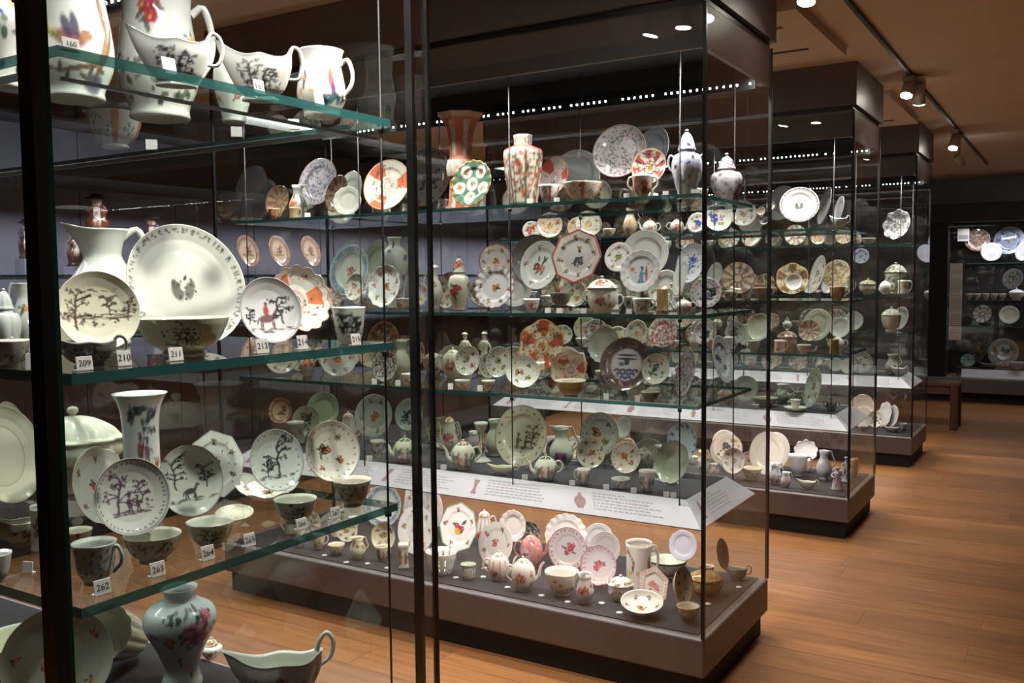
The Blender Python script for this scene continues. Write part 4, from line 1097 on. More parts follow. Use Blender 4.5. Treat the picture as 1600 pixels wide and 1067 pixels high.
def stand_for(p, z, rot, R, lean, label, drop=None):
    c = p[2] - R * math.cos(lean) - z
    B = []; V, Q = [], []
    def addbox(b, shear=0.):
        k = len(V)
        for (x, y, zz) in box_data(*b): V.append((x, y + shear * (zz - c), zz))
        Q.extend(tuple(i + k for i in q) for q in BOXQ)
    t = min(.003, R * .05)
    for s in (-.32, .32):
        addbox((s * R - t, s * R + t, -.16 * R, .24 * R, 0, max(c - .002, .003)))
        addbox((s * R - t, s * R + t, .13 * R, .2 * R, max(c - .002, .003), c + R * .75), math.tan(lean))
        addbox((s * R - t, s * R + t, -.2 * R, -.17 * R, max(c - .004, 0), c + R * .1), 0)
    addbox((-.32 * R, .32 * R, .19 * R, .22 * R, .0, max(c * .8, .004)))
    o = obj('plate_stand', mesh_np('plate_stand', V, Q, mat=M['acrylic'], smooth=False))
    b = (p[0] + math.sin(rot) * 0, p[1], z + .0006)
    # foot stands below the plate's lowest point
    o.location = (p[0] + math.sin(lean) * R * math.sin(rot), p[1] - math.sin(lean) * R * math.cos(rot), z + .0006)
    o.rotation_euler = (0, 0, rot)
    lab = 'clear acrylic stand under the ' + label
    w = lab.split()
    if len(w) > 16: lab = ' '.join(w[:16])
    tag(o, lab, 'plate stand', 'clear acrylic plate stands'); note(lab)
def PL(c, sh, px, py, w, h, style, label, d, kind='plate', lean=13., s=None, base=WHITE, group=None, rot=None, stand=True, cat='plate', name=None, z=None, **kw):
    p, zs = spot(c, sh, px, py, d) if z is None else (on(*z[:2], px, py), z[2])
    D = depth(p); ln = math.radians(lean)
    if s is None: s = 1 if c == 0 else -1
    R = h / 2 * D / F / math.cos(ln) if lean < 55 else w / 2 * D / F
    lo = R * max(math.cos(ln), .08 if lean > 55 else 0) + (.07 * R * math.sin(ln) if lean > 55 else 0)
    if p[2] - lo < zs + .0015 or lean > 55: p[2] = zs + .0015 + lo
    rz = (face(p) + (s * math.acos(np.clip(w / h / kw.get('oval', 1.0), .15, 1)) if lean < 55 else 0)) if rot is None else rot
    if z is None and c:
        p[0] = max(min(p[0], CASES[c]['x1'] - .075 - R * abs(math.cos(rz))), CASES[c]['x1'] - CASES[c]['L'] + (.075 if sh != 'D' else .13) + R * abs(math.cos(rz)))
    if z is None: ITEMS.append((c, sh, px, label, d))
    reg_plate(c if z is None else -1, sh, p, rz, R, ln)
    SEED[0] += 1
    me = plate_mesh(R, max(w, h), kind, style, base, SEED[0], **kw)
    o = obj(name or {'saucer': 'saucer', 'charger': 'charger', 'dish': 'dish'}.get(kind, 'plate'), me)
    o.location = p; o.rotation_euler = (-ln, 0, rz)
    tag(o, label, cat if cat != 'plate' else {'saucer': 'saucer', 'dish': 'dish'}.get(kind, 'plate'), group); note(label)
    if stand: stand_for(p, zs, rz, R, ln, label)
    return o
def text_mesh(txt, size):
    cu = bpy.data.curves.new('digits', 'FONT'); cu.body = txt; cu.size = size; cu.align_x = 'CENTER'; cu.align_y = 'CENTER'; cu.resolution_u = 3
    o = bpy.data.objects.new('tmp', cu); COL.objects.link(o)
    dg = bpy.context.evaluated_depsgraph_get(); me = bpy.data.meshes.new_from_object(o.evaluated_get(dg))
    bpy.data.objects.remove(o); bpy.data.curves.remove(cu)
    me.name = 'digits'; me.materials.clear(); me.materials.append(M['ink'])
    return me
def card(c, sh, px, by, w, h, label, txt=None, d=None, rot=None, group=None, cat='number card'):
    p, z = spot(c, sh, px, by, d, .02)
    if c: p[0] = min(p[0], CASES[c]['x1'] - .08)
    D = depth(p); wd, hd = w * D / F, h * D / F; t = .0012; ln = .18
    V = [(x, y + math.tan(ln) * zz, zz) for (x, y, zz) in box_data(-wd / 2, wd / 2, -t, t, 0, hd)]
    k = len(V); Q = list(BOXQ)
    V += [(x, y, zz) for (x, y, zz) in box_data(-wd / 2, wd / 2, -t, hd * .5, 0, .0016)]; Q += [tuple(i + k for i in q) for q in BOXQ]
    o = obj('number_card', mesh_np('number_card', V, Q, mat=M['card'], smooth=False))
    o.location = (p[0], p[1], z + .0006); o.rotation_euler = (0, 0, face(p) if rot is None else rot)
    if txt:
        q = obj('digits', text_mesh(txt, hd * .62), o); q.location = (0, -t - .0008 + math.tan(ln) * hd * .5, hd * .52); q.rotation_euler = (math.pi / 2 - ln, 0, 0)
    if group: LATER.append((o, c, sh, px, label.split(' along')[0], cat, group))
    else: tag(o, label, cat, group); note(label)
def disc(c, px, py, label, group):
    p = on(2, .25, px, py); V, Q, T = cyl_data(.013, .003, 16)
    o = obj('number_disc', mesh_np('number_disc', V, Q, mat=M['card'], T=T)); o.location = (p[0], p[1], .2506); LATER.append((o, c, 'E', px, label.split(' on the')[0], 'number disc', group))

B_AT = {'209': 'below the grey-black printed sauceboat', '210': 'between the low sauceboat and flowered bowl', '211': 'before the black flowered bowl', '213': 'under the red horseman dish', '214': 'under the fluted shell dish',
        '215': 'before the pale beaker', '262': 'before the dark printed cup', '263': 'before the wide shallow bowl', '264': 'before the black cow tea bowl', '265': 'right of the black cow tea bowl', '266': 'before the dark printed bowl', '267': 'before the brown printed bowl'}
# ================================================================== nearest case (left foreground)
R0 = math.radians(90)
GW = (224, 230, 220)
# top shelf
W(0, 'A', 'balmug', 116, 158, 122, 196, 'bird', 'large white mug painted with a yellow-tailed bird, beside black corner post', base=GW, hs=0)
W(0, 'A', 'balmug', 250, 170, 120, 210, ('redleaf',), 'large white pot with scrolled handle behind the top-shelf sauceboat', d=-.68, base=(234, 236, 228), hs=1)
W(0, 'A', 'boat', 276, 137, 84, 92, 'black', 'greyish white sauceboat with curled handle, left one on top shelf', base=(226, 228, 222))
W(0, 'A', 'boat', 408, 160, 78, 92, 'black', 'white sauceboat with curled handle beside the baluster mug on top shelf')
W(0, 'A', 'balmug', 503, 168, 76, 102, 'exotic', 'white baluster mug painted with a figure and flowers, end of top shelf', d=-.36, a=-22, hs=1)
W(0, 'A', 'baluster', 6, 98, 70, 150, ('dense', (GREEN, IRON, YELLOW, BLUE)), 'colourful flowered vase on top shelf, left of black corner post', d=-.62)
W(0, 'A', 'bowl', 180, 232, 86, 54, 'panel', 'dim bowl with a red mark, seen from below through the top shelf', base=GW)
W(0, 'A', 'jar', 366, 192, 60, 100, 'sprig', 'pale rounded pot standing behind the right sauceboat on top shelf', base=GW, lid=False)
card(0, 'A', 112, 80, 29, 20, 'white number card 160 under the bird mug', '160', d=-.265, rot=R0)
card(0, 'A', 266, 118, 25, 26, 'white number card before the left sauceboat', d=-.275, rot=R0)
card(0, 'A', 406, 142, 21, 22, 'white number card 161 before the right sauceboat', '161', d=-.275, rot=R0)
card(0, 'A', 500, 168, 20, 22, 'white number card before the baluster mug', d=-.275, rot=R0)
for px, py, lab in ((237, 234, 'white card beside the red-marked bowl, seen through top shelf'), (370, 214, 'white card below the right sauceboat, seen through top shelf'), (459, 202, 'white card near the far end of top shelf')):
    card(0, 'A', px, py, 17, 16, lab)
# second shelf
W(0, 'B', 'ewer', 166, 524, 118, 180, 'swallow', 'tall white jug with blue swallow standing behind the sepia plate', d=-.82, base=(232, 234, 228), hs=1, spout=-1.35)
PL(0, 'B', 288, 452, 166, 188, 'crest', 'large white dish with grey crest and dotted rim on second shelf', -.56, 'charger', 16, base=(240, 238, 232))
PL(0, 'B', 150, 488, 116, 122, 'sepia', 'cream plate printed with a sepia tree landscape beside corner post', -.44, 'saucer', 14, base=CREAM)
W(0, 'B', 'boat', 140, 556, 64, 50, ('dense', (BLACK, (70, 62, 62))), 'grey-black printed low sauceboat in front of sepia plate', base=(142, 138, 136), d=-.33)
W(0, 'B', 'bowl', 287, 548, 140, 58, 'black', 'bowl printed with black flowers in front of the crested dish', base=(222, 222, 206), d=-.40)
PL(0, 'B', 418, 487, 90, 102, 'rider', 'white dish painted with a red horseman on second shelf', -.33, 'saucer', 14, base=(236, 234, 236))
PL(0, 'B', 462, 470, 86, 100, ('fan', ORANGE), 'fluted shell dish with orange patch behind the horseman dish', -.42, 'dish', 14, base=(238, 238, 232), scal=(14, .08))
W(0, 'B', 'beaker', 546, 538, 52, 57, 'black', 'tall pale beaker with black tree at the end of second shelf', base=GREEN_W, d=-.31)
W(0, 'B', 'mug', 103, 470, 36, 82, 'plain', 'cream square canister with loop handle left of the swallow jug', base=CREAM, d=-1.05, poly=4, hs=1, name='canister', cat='canister')
W(0, 'B', 'bowl', 12, 560, 76, 44, ('dense', (SEPIA, BLACK)), 'grey printed bowl left of the corner post on second shelf', base=(176, 172, 166), d=-.44)
W(0, 'B', 'jar', 8, 512, 44, 120, 'plain', 'white lobed gourd pot at the left picture edge', base=GREYW, d=-.7, lobes=(8, .08))
W(0, 'B', 'ewer', 38, 505, 36, 100, 'sprig', 'small white flowered ewer left of the corner post', base=GREYW, d=-.95, hs=-1)
W(0, 'B', 'mug', 58, 512, 28, 60, 'redfl', 'narrow white mug with red flower half behind corner post', d=-.6, hs=0)
W(0, 'B', 'teapot', 18, 520, 40, 44, 'plain', 'white little teapot behind the grey printed bowl', base=GREYW, d=-.52)
for px, py, w, h, t, x in ((133, 572, 26, 22, '209', -.275), (195, 563, 23, 24, '210', -.29), (276, 561, 24, 21, '211', -.29), (411, 550, 23, 22, '213', -.275), (474, 544, 20, 22, '214', -.275), (557, 537, 19, 18, '215', -.256)):
    card(0, 'B', px, py, w, h, 'white number card %s, %s' % (t, B_AT[t]), t, d=x, rot=R0 - .1)
card(0, 'B', 50, 540, 20, 26, 'blank white card left of the corner post', d=-.36, rot=R0 - .6)
# third shelf
W(0, 'C', 'covered', 116, 706, 136, 92, 'plain', 'white lobed shell tureen with tall finial on third shelf', cat='tureen', name='tureen', base=(232, 234, 214), lobes=(9, .14), lidf=.42, ey=.75, d=-1.35, knob=(226, 226, 200))
W(0, 'C', 'trumpet', 222, 728, 82, 124, 'tree', 'tall white trumpet vase painted with dark tree and two figures', base=(232, 234, 230), d=-1.1)
PL(0, 'C', 152, 760, 76, 118, ('sprig', IRON, None, 5), 'oval lobed white plate with orange sprigs behind purple saucer', -.62, 'charger', 14, base=(232, 234, 224), scal=(8, .05))
PL(0, 'C', 202, 777, 106, 116, ('scene', PURPLE), 'saucer printed with a purple tree and figures on third shelf', -.40, 'saucer', 15, base=(212, 212, 206))
PL(0, 'C', 292, 752, 93, 108, 'horse', 'plate painted with a black horse under a tree', -.44, 'saucer', 14, base=(218, 222, 214))
PL(0, 'C', 336, 728, 78, 100, ('kaki', (BLACK, GREEN, SEPIA)), 'octagonal white plate with dark sprigs behind the horse plate', -.68, 'plate', 14, base=(226, 232, 226), poly=8)
PL(0, 'C', 427, 720, 78, 94, 'tree', 'greenish grey plate with a black tree, mid third shelf', -.44, 'saucer', 14, base=(206, 212, 206))
PL(0, 'C', 515, 706, 80, 92, ('kaki', (BLACK, (90, 60, 66), (190, 80, 70))), 'white plate with dark motifs and pinkish rim at far end of third shelf', -.46, 'saucer', 14, base=(232, 228, 218))
PL(0, 'C', 418, 771, 92, 30, ('kaki', (BLACK, PINK)), 'white leaf dish lying flat with yellow and pink stalk', -.52, 'dish', 74, base=WHITE, scal=(7, .16), stand=False)
W(0, 'C', 'bowl', 462, 812, 66, 38, 'black', 'dark printed bowl before the black tree plate', base=(196, 200, 186), d=-.33)
W(0, 'C', 'bowl', 551, 801, 60, 42, ('dense', (SEPIA, BLACK, BROWN)), 'brown printed bowl at the far end of third shelf', base=(204, 196, 180), d=-.32)
W(0, 'C', 'bowl', 330, 856, 72, 42, 'black', 'tea bowl with a black cow behind card 264', base=(222, 224, 210), d=-.34)
W(0, 'C', 'cup', 150, 920, 66, 66, ('dense', (BLACK, PURPLE, (96, 100, 96))), 'dark printed cup behind card 262 beside corner post', base=(184, 188, 182), d=-.34, a=-30)
W(0, 'C', 'bowl', 240, 888, 86, 44, ('dense', (SEPIA, (120, 90, 80))), 'wide shallow printed bowl behind card 263', base=(206, 204, 190), d=-.36)
PL(0, 'C', 366, 791, 58, 16, 'plain', 'white saucer lying flat before the horse plate', -.45, 'saucer', 78, base=CREAM, stand=False)
W(0, 'C', 'mug', 68, 882, 34, 70, ('bouquet', (PURPLE, (90, 90, 130))), 'white mug with purple flowers left of corner post', base=(226, 222, 216), d=-.62, hs=0)
PL(0, 'C', 2, 712, 96, 150, ('ring', (150, 140, 120)), 'large plain cream plate at the left picture edge, third shelf', -.7, 'charger', 14, base=(206, 202, 184))
PL(0, 'C', 12, 668, 40, 80, ('kaki', (BLACK, SEPIA)), 'upright dark flowered plate behind the large cream plate', -.95, 'plate', 12, base=(196, 192, 176))
W(0, 'C', 'boat', 42, 800, 62, 52, ('bouquet', (PURPLE, (120, 80, 110), YELLOW)), 'shell sauceboat with purple and yellow relief left of corner post', base=(206, 200, 182), d=-.68, lobes=(9, .08))
W(0, 'C', 'bowl', 122, 858, 44, 34, ('panel', IRON), 'small bowl with orange flowers right behind the corner post', base=CREAM, d=-.55)
W(0, 'C', 'teabowl', -4, 858, 40, 46, 'plain', 'plain white tea bowl cut by the left picture edge', base=GREYW, d=-.5)
for px, py, w, h, t, x in ((162, 940, 27, 23, '262', -.275), (248, 908, 25, 22, '263', -.275), (326, 874, 23, 22, '264', -.275), (391, 845, 20, 20, '265', -.275), (472, 822, 20, 17, '266', -.275), (525, 812, 19, 17, '267', -.275)):
    card(0, 'C', px, py, w, h, 'white number card %s, %s' % (t, B_AT[t]), t, d=x, rot=R0 - .1)
for px, py, dd in ((36, 838, -.8), (42, 885, -.5)): card(0, 'C', px, py, 17, 18, 'small white card left of the corner post, %s' % ('upper one' if py < 860 else 'lower one'), d=dd, rot=.4)
# dark shelf of the nearest case
W(0, 'D', 'baluster', 285, 1072, 110, 155, 'peony', 'pale blue-grey baluster vase painted with a large pink peony', base=(196, 206, 206), d=-.86)
W(0, 'D', 'beaker', 212, 1046, 80, 96, 'plain', 'ribbed white beaker lying on its side behind the peony vase', base=(206, 202, 184), d=-1.12, tilt=62, lobes=(12, .07), a=-28, lift=.05)
PL(0, 'D', 90, 1030, 150, 150, ('bouquet', (214, 120, 60)), 'large dish with orange and yellow flowers beside corner post', -.75, 'dish', 18, base=(200, 200, 186))
W(0, 'D', 'bowl', 36, 990, 130, 70, ('panel', IRON), 'deep white bowl with orange flowers at lower left picture edge', base=(212, 208, 186), d=-1.25)
W(0, 'D', 'boat', 440, 1085, 100, 90, ('bouquet', ((140, 50, 90), (110, 40, 80))), 'pale green sauceboat with purple flower and tall twig handle', base=(204, 208, 200), d=-.56, tall=True, lobes=(9, .05))
W(0, 'D', 'jar', 332, 1060, 34, 34, 'redfl', 'tiny white flowered covered pot between peony vase and green sauceboat', d=-.93, base=WHITE)

# ================================================================== second case
# top shelf
N = 'on top shelf of second case'
PL(1, 'A', 404, 308, 38, 52, ('ring', (170, 175, 180)), 'pale rimmed plate, leftmost ' + N, .5, base=(190, 196, 200))
PL(1, 'A', 437, 315, 34, 48, ('radial', BROWN), 'small brown medallion plate second from left ' + N, .26, 'saucer', base=(150, 130, 108))
W(1, 'A', 'cup', 428, 336, 18, 18, 'imari', 'tiny brown and red cup at left end ' + N, d=.14, base=(180, 156, 130))
W(1, 'A', 'mug', 460, 336, 16, 18, 'gold', 'tiny gilt mug at left end ' + N, d=.14, base=CREAM)
PL(1, 'A', 499, 285, 56, 74, ('dense', ((90, 90, 110), (120, 118, 130), PURPLE)), 'grey-violet patterned plate with round centre ' + N, .48, base=(164, 160, 164))
PL(1, 'A', 528, 303, 32, 58, ('radial', (96, 64, 48)), 'dark brown plate with pink medallion ' + N, .3, base=(150, 128, 104))
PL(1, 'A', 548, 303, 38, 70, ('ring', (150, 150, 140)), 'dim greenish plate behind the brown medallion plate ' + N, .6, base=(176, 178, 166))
PL(1, 'A', 606, 290, 68, 80, ('fan', (214, 96, 48)), 'white plate with bold orange fan panels ' + N, .2, base=(230, 222, 206), lean=16)
PL(1, 'A', 668, 278, 74, 92, ('kaki', (BLACK, SEPIA)), 'large pale plate behind dark post ' + N, .5, base=(196, 194, 184))
W(1, 'A', 'jar', 645, 322, 20, 46, 'imari', 'small red bottle beside the orange fan plate', d=.4, base=(200, 150, 130))
W(1, 'A', 'gu', 721, 324, 72, 150, 'orange', 'tall flaring orange beaker vase with white panels', d=.27, base=(228, 214, 196), poly=8)
W(1, 'A', 'figure', 767, 322, 22, 96, 'dense', 'dark standing figurine behind the green scalloped plate', d=.62, base=(92, 84, 84), coat=(80, 74, 76))
PL(1, 'A', 738, 287, 60, 72, 'greenrose', 'scalloped green plate with white flower panels', .12, base=(220, 216, 204), scal=(18, .05))
W(1, 'A', 'hexjar', 818, 318, 58, 110, 'hexred', 'tall hexagonal jar painted red and green with square neck', d=.2, base=(228, 218, 200), poly=6)
PL(1, 'A', 868, 278, 46, 62, ('fan', (206, 66, 44)), 'white saucer with red fan panels beside hexagonal jar', .3, 'saucer', base=WHITE)
W(1, 'A', 'teabowl', 858, 313, 34, 28, ('panel', RED), 'red and white tea bowl beside hexagonal jar', d=.13, base=WHITE)
W(1, 'A', 'bowl', 910, 309, 62, 29, ('panel', ORANGE), 'white bowl with orange panel ' + N, d=.14, base=CREAM)
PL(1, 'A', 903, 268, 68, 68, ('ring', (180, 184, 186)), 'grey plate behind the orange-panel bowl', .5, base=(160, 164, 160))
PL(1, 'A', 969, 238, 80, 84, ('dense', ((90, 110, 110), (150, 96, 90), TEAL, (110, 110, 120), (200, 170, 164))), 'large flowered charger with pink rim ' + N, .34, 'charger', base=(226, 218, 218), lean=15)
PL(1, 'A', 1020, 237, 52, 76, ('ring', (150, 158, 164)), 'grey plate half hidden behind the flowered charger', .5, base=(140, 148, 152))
PL(1, 'A', 1016, 262, 52, 56, ('imari', RED, NAVY, 8), 'imari saucer with blue centre beside the flowered charger', .24, 'saucer', base=CREAM)
W(1, 'A', 'cup', 1004, 305, 34, 34, ('imari', RED, GREEN), 'two-handled painted cup below the imari saucer', d=.12, base=CREAM, two=True)
W(1, 'A', 'jar', 1073, 305, 46, 116, 'blue', 'white covered vase with applied flowers at right end of top shelf', d=.2, base=(214, 214, 226), lobes=(7, .12), handles=True)
W(1, 'A', 'jar', 1135, 300, 48, 86, ('dense', ((130, 120, 126), PURPLE)), 'tiered pale covered jar seen past the right corner joint', d=.62, base=(190, 184, 184), lobes=(9, .06))
for i, px in enumerate((480, 828, 870, 979, 1040, 1128)): card(1, 'A', px, 318 - i * 3, 9, 7, 'white number card along the front of second case top shelf', d=.1, group='cards on second case top shelf')
# second shelf
N = 'on second shelf of second case'
PL(1, 'B', 548, 423, 58, 80, 'bluerim', 'greenish plate with wide blue rim ' + N, .4, base=(206, 212, 200))
PL(1, 'B', 557, 449, 30, 42, ('kaki', (SEPIA, PINK)), 'small sprigged saucer before the blue-rim plate', .2, 'saucer', base=(214, 212, 200))
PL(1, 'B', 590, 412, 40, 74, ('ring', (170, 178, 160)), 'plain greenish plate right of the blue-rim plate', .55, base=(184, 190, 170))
PL(1, 'B', 603, 448, 48, 66, ('kaki', (RED, PINK, BROWN)), 'oval white dish with red flower and moulded rim', .18, 'charger', base=(230, 228, 220), scal=(12, .05))
W(1, 'B', 'baluster', 618, 480, 44, 112, 'blue', 'pale bottle vase behind the red-flowered oval dish', d=.36, base=(196, 200, 190))
W(1, 'B', 'figure', 642, 470, 26, 90, 'sprig', 'dim painted figurine left of the dark post', d=.5, base=(150, 150, 150))
W(1, 'B', 'ewer', 680, 490, 24, 70, 'sprig', 'slim flowered jug right beside the dark post, second case', d=.3, base=(200, 196, 184), hs=-1)
W(1, 'B', 'jar', 718, 490, 34, 95, 'redfl', 'covered jar with red flowers and turquoise top', d=.3, base=(212, 208, 188), knob=TEAL)
PL(1, 'B', 775, 408, 58, 52, ('sprig', RED, (190, 90, 80)), 'scalloped red-rimmed plate behind the moulded white one', .42, base=(224, 214, 206), scal=(16, .04), s=1)
PL(1, 'B', 774, 448, 60, 68, ('sprig', RED, (200, 150, 150)), 'scalloped white plate with red bouquet in front', .18, base=(234, 230, 230), scal=(18, .06))
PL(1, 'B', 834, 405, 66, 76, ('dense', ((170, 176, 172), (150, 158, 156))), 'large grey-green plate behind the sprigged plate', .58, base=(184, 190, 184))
PL(1, 'B', 845, 415, 58, 76, ('bouquet', (190, 120, 120)), 'white plate with pink bouquet left of the octagonal plate', .36, base=(222, 220, 214))
PL(1, 'B', 902, 401, 74, 82, 'octred', 'octagonal white plate with red rim', .24, base=(232, 224, 218), poly=8)
PL(1, 'B', 967, 402, 42, 46, ('kaki', (SEPIA, GREEN, RED)), 'small sprigged plate left of the blue-figure plate', .3, base=(226, 218, 216))
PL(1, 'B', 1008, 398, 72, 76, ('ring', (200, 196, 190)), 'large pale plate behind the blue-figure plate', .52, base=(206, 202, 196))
PL(1, 'B', 1001, 424, 60, 66, 'bluefig', 'white scalloped plate with a blue robed figure', .18, base=(236, 232, 234), scal=(16, .03))
W(1, 'B', 'covered', 941, 491, 46, 62, 'redfl', 'covered sugar bowl with red flowers ' + N, d=.18, base=(230, 226, 216))
W(1, 'B', 'cup', 1003, 491, 30, 25, ('dense', (SEPIA, BROWN, GREEN)), 'white cup with dark bird decoration ' + N, d=.12)
W(1, 'B', 'teabowl', 831, 491, 26, 22, 'redfl', 'small tea bowl with dark red flower ' + N, d=.12)
W(1, 'B', 'bowl', 876, 475, 34, 22, ('dense', (BLACK, BROWN)), 'dark painted bowl on clear block below octagonal plate', d=.3, base=(150, 140, 124), lift=.02)
W(1, 'B', 'mug', 953, 452, 30, 26, 'sprig', 'sprigged mug half hidden behind the sugar bowl', d=.45, lift=.0, base=(216, 210, 196))
PL(1, 'B', 1082, 412, 42, 62, 'blue', 'pale dish with dark blue flower spray near the right corner', .5, 'charger', base=(214, 212, 216))
PL(1, 'B', 1066, 432, 20, 62, ('ring', (160, 160, 150)), 'greenish plate turned edge-on near the right corner', .25, base=(206, 208, 196), s=-1)
W(1, 'B', 'mug', 1035, 489, 20, 40, ('gold',), 'narrow brownish mug right of the bird cup', d=.3, base=(196, 180, 160))
W(1, 'B', 'figure', 1050, 488, 18, 44, 'plain', 'tiny white figurine near the right corner ' + N, d=.45, base=(206, 206, 200))
PL(1, 'B', 700, 470, 30, 36, ('kaki', (GREEN, PINK)), 'small saucer between jug and turquoise-topped jar', .45, 'saucer', base=(206, 204, 190))
W(1, 'B', 'teapot', 1068, 489, 26, 26, 'sprig', 'small teapot by the corner ' + N, d=.16, base=(214, 210, 206))
for px in (856, 874, 912, 983): card(1, 'B', px, 489, 9, 8, 'white number card along the front of second case second shelf', d=.1, group='cards on second case second shelf')
# third shelf
N = 'on third shelf of second case'
PL(1, 'C', 470, 560, 30, 40, ('kaki', (SEPIA, GREEN)), 'dim sprigged plate at far left ' + N, .4, base=(186, 182, 166))
PL(1, 'C', 520, 565, 44, 46, ('kaki', (SEPIA, BLACK, GREEN)), 'grey-green plate beyond the long beaker shelf end ' + N, .5, base=(176, 178, 164))
PL(1, 'C', 600, 530, 46, 54, ('imari', BROWN, RED, 7), 'brown and red imari plate left of the leaf jug', .45, base=(170, 136, 110))
PL(1, 'C', 603, 574, 38, 50, ('dense', (BROWN, BLACK, SEPIA)), 'polygonal white plate with dark motifs ' + N, .2, base=(218, 214, 200), poly=8)
W(1, 'C', 'ewer', 628, 570, 28, 64, 'plain', 'pale leaf-shaped jug left of the dark post', d=.3, base=(196, 196, 176), hs=1, spout=-1.4)
PL(1, 'C', 645, 562, 34, 46, ('kaki', (GREEN, BROWN, PINK)), 'sprigged saucer half behind the dark post', .5, 'saucer', base=(214, 212, 196))
W(1, 'C', 'cup', 637, 595, 20, 18, 'redfl', 'small pink-flowered cup left of the dark post', d=.15, base=(216, 206, 196))
W(1, 'C', 'teapot', 708, 584, 36, 50, 'redfl', 'white oval teapot with pink flowers beside dark post', d=.5, base=(222, 216, 198), hs=-1)
PL(1, 'C', 733, 564, 38, 46, ('kaki', (RED, BLUE, GREEN)), 'sprigged saucer in front of the white teapot', .2, 'saucer', base=(216, 216, 206))
W(1, 'C', 'figure', 727, 566, 24, 64, 'plain', 'white figurine of a woman in a bonnet, left of the pair', d=.7, base=(222, 216, 196), a=150, coat=(222, 216, 196))
W(1, 'C', 'figure', 757, 570, 24, 68, 'plain', 'white figurine of a standing man, right of the pair', d=.66, base=(214, 208, 190), a=160, coat=(214, 208, 190))
PL(1, 'C', 782, 566, 38, 48, ('kaki', (BLACK, GREEN)), 'white saucer with dark sprig right of the figurines', .25, 'saucer', base=(218, 216, 206))
PL(1, 'C', 847, 540, 68, 78, ('imari', (200, 80, 50), (120, 70, 60), 5), 'large lobed imari plate in red and cream', .35, base=(222, 196, 164), scal=(6, .07))
PL(1, 'C', 817, 583, 56, 48, ('kaki', (PURPLE, GREEN, RED)), 'white oval dish with handles and sprigs in front', .16, 'dish', base=(234, 232, 222), lean=24, scal=(4, .06), s=1)
W(1, 'C', 'jar', 812, 560, 26, 52, 'imari', 'painted jar with knob between saucer and imari plate', d=.6, base=(200, 160, 140))
W(1, 'C', 'bowl', 892, 621, 46, 26, 'basket', 'brown basketwork bowl with white rim', d=.12, base=(170, 140, 90), lobes=(8, .05))
PL(1, 'C', 892, 578, 54, 58, ('fan', (196, 60, 44)), 'japanese style dish with red sun and white chrysanthemum', .3, 'dish', base=(206, 188, 162), scal=(9, .08))
W(1, 'C', 'sparrow', 898, 552, 28, 44, 'arms', 'small white jug with black and red bird behind', d=.62, base=(216, 214, 200))
W(1, 'C', 'beaker', 846, 522, 26, 30, 'sprig', 'pale tea cup peeping over the imari plate', d=.7, base=(206, 204, 188), lift=.0)
PL(1, 'C', 948, 540, 48, 56, ('ring', (190, 190, 180)), 'fluted pale shell dish behind the navy plate', .55, 'dish', base=(196, 198, 186), scal=(16, .06))
PL(1, 'C', 995, 522, 34, 44, ('kaki', (SEPIA, PINK)), 'cream plate with small flower behind the navy plate', .65, base=(206, 200, 180))
PL(1, 'C', 1036, 520, 44, 46, ('dense', (ROSE, (150, 80, 90), BROWN)), 'plate with dense rose medallion near right corner', .5, base=(214, 206, 196))
PL(1, 'C', 979, 570, 76, 82, 'navy', 'large dark plate with navy wave pattern', .24, 'charger', base=(214, 210, 214), lean=15, s=-1)
PL(1, 'C', 1027, 577, 42, 48, ('kaki', (RED, GREEN, BLUE)), 'flowered saucer right of the navy wave plate', .18, 'saucer', base=(212, 214, 202))
W(1, 'C', 'bowl', 1016, 626, 30, 16, ('dense', (BLACK, SEPIA)), 'small dark bowl below the flowered saucer', d=.12, base=(140, 134, 120))
PL(1, 'C', 1074, 584, 26, 74, ('dense', (NAVY, SEPIA, BROWN)), 'dark blue plate turned edge-on beside right corner joint', .2, base=(170, 164, 160), s=-1)
PL(1, 'C', 1126, 562, 28, 74, ('kaki', (BLUE, NAVY)), 'blue spotted plate leaning edge-on past the corner joint', .66, base=(206, 208, 212), s=1)
PL(1, 'C', 1100, 520, 30, 36, ('kaki', (SEPIA, PINK)), 'dim plate behind the corner joint ' + N, .7, base=(196, 194, 186))
for px in (585, 622, 704, 750, 947, 996): card(1, 'C', px, 606 + (px - 600) * .04, 8, 9, 'white number card along the front of second case third shelf', d=.1, group='cards on second case third shelf')
W(1, 'C', 'teabowl', 722, 600, 24, 14, 'redfl', 'small flowered tea bowl below sprigged saucer', d=.14, base=(206, 204, 190))
W(1, 'C', 'teabowl', 763, 604, 22, 16, ('dense', (SEPIA, BROWN)), 'small brown tea bowl below the standing man figurine', d=.14, base=(206, 200, 180))
# dark shelf
N = 'on dark shelf of second case'
PL(1, 'D', 382, 648, 38, 44, ('kaki', (SEPIA, BROWN)), 'dim cream saucer far left ' + N, .4, 'saucer', base=(196, 190, 166))
PL(1, 'D', 440, 642, 34, 40, ('brown',), 'dim orange-brown saucer ' + N, .22, 'saucer', base=(190, 160, 130))
W(1, 'D', 'mug', 462, 690, 30, 34, 'sprig', 'dim mug below the orange-brown saucer', d=.3, base=(190, 184, 170))
PL(1, 'D', 494, 640, 48, 56, ('ring', (150, 156, 130)), 'olive grey charger left of the sprigged plates ' + N, .5, base=(164, 168, 142))
W(1, 'D', 'coffeepot', 545, 700, 28, 58, 'spiral', 'pinkish coffee pot behind the end of the nearest case shelf', d=.35, base=(206, 190, 180))
PL(1, 'D', 585, 650, 56, 66, ('sprig', RED), 'plate with red flower behind small cup and teapot', .5, base=(186, 186, 172))
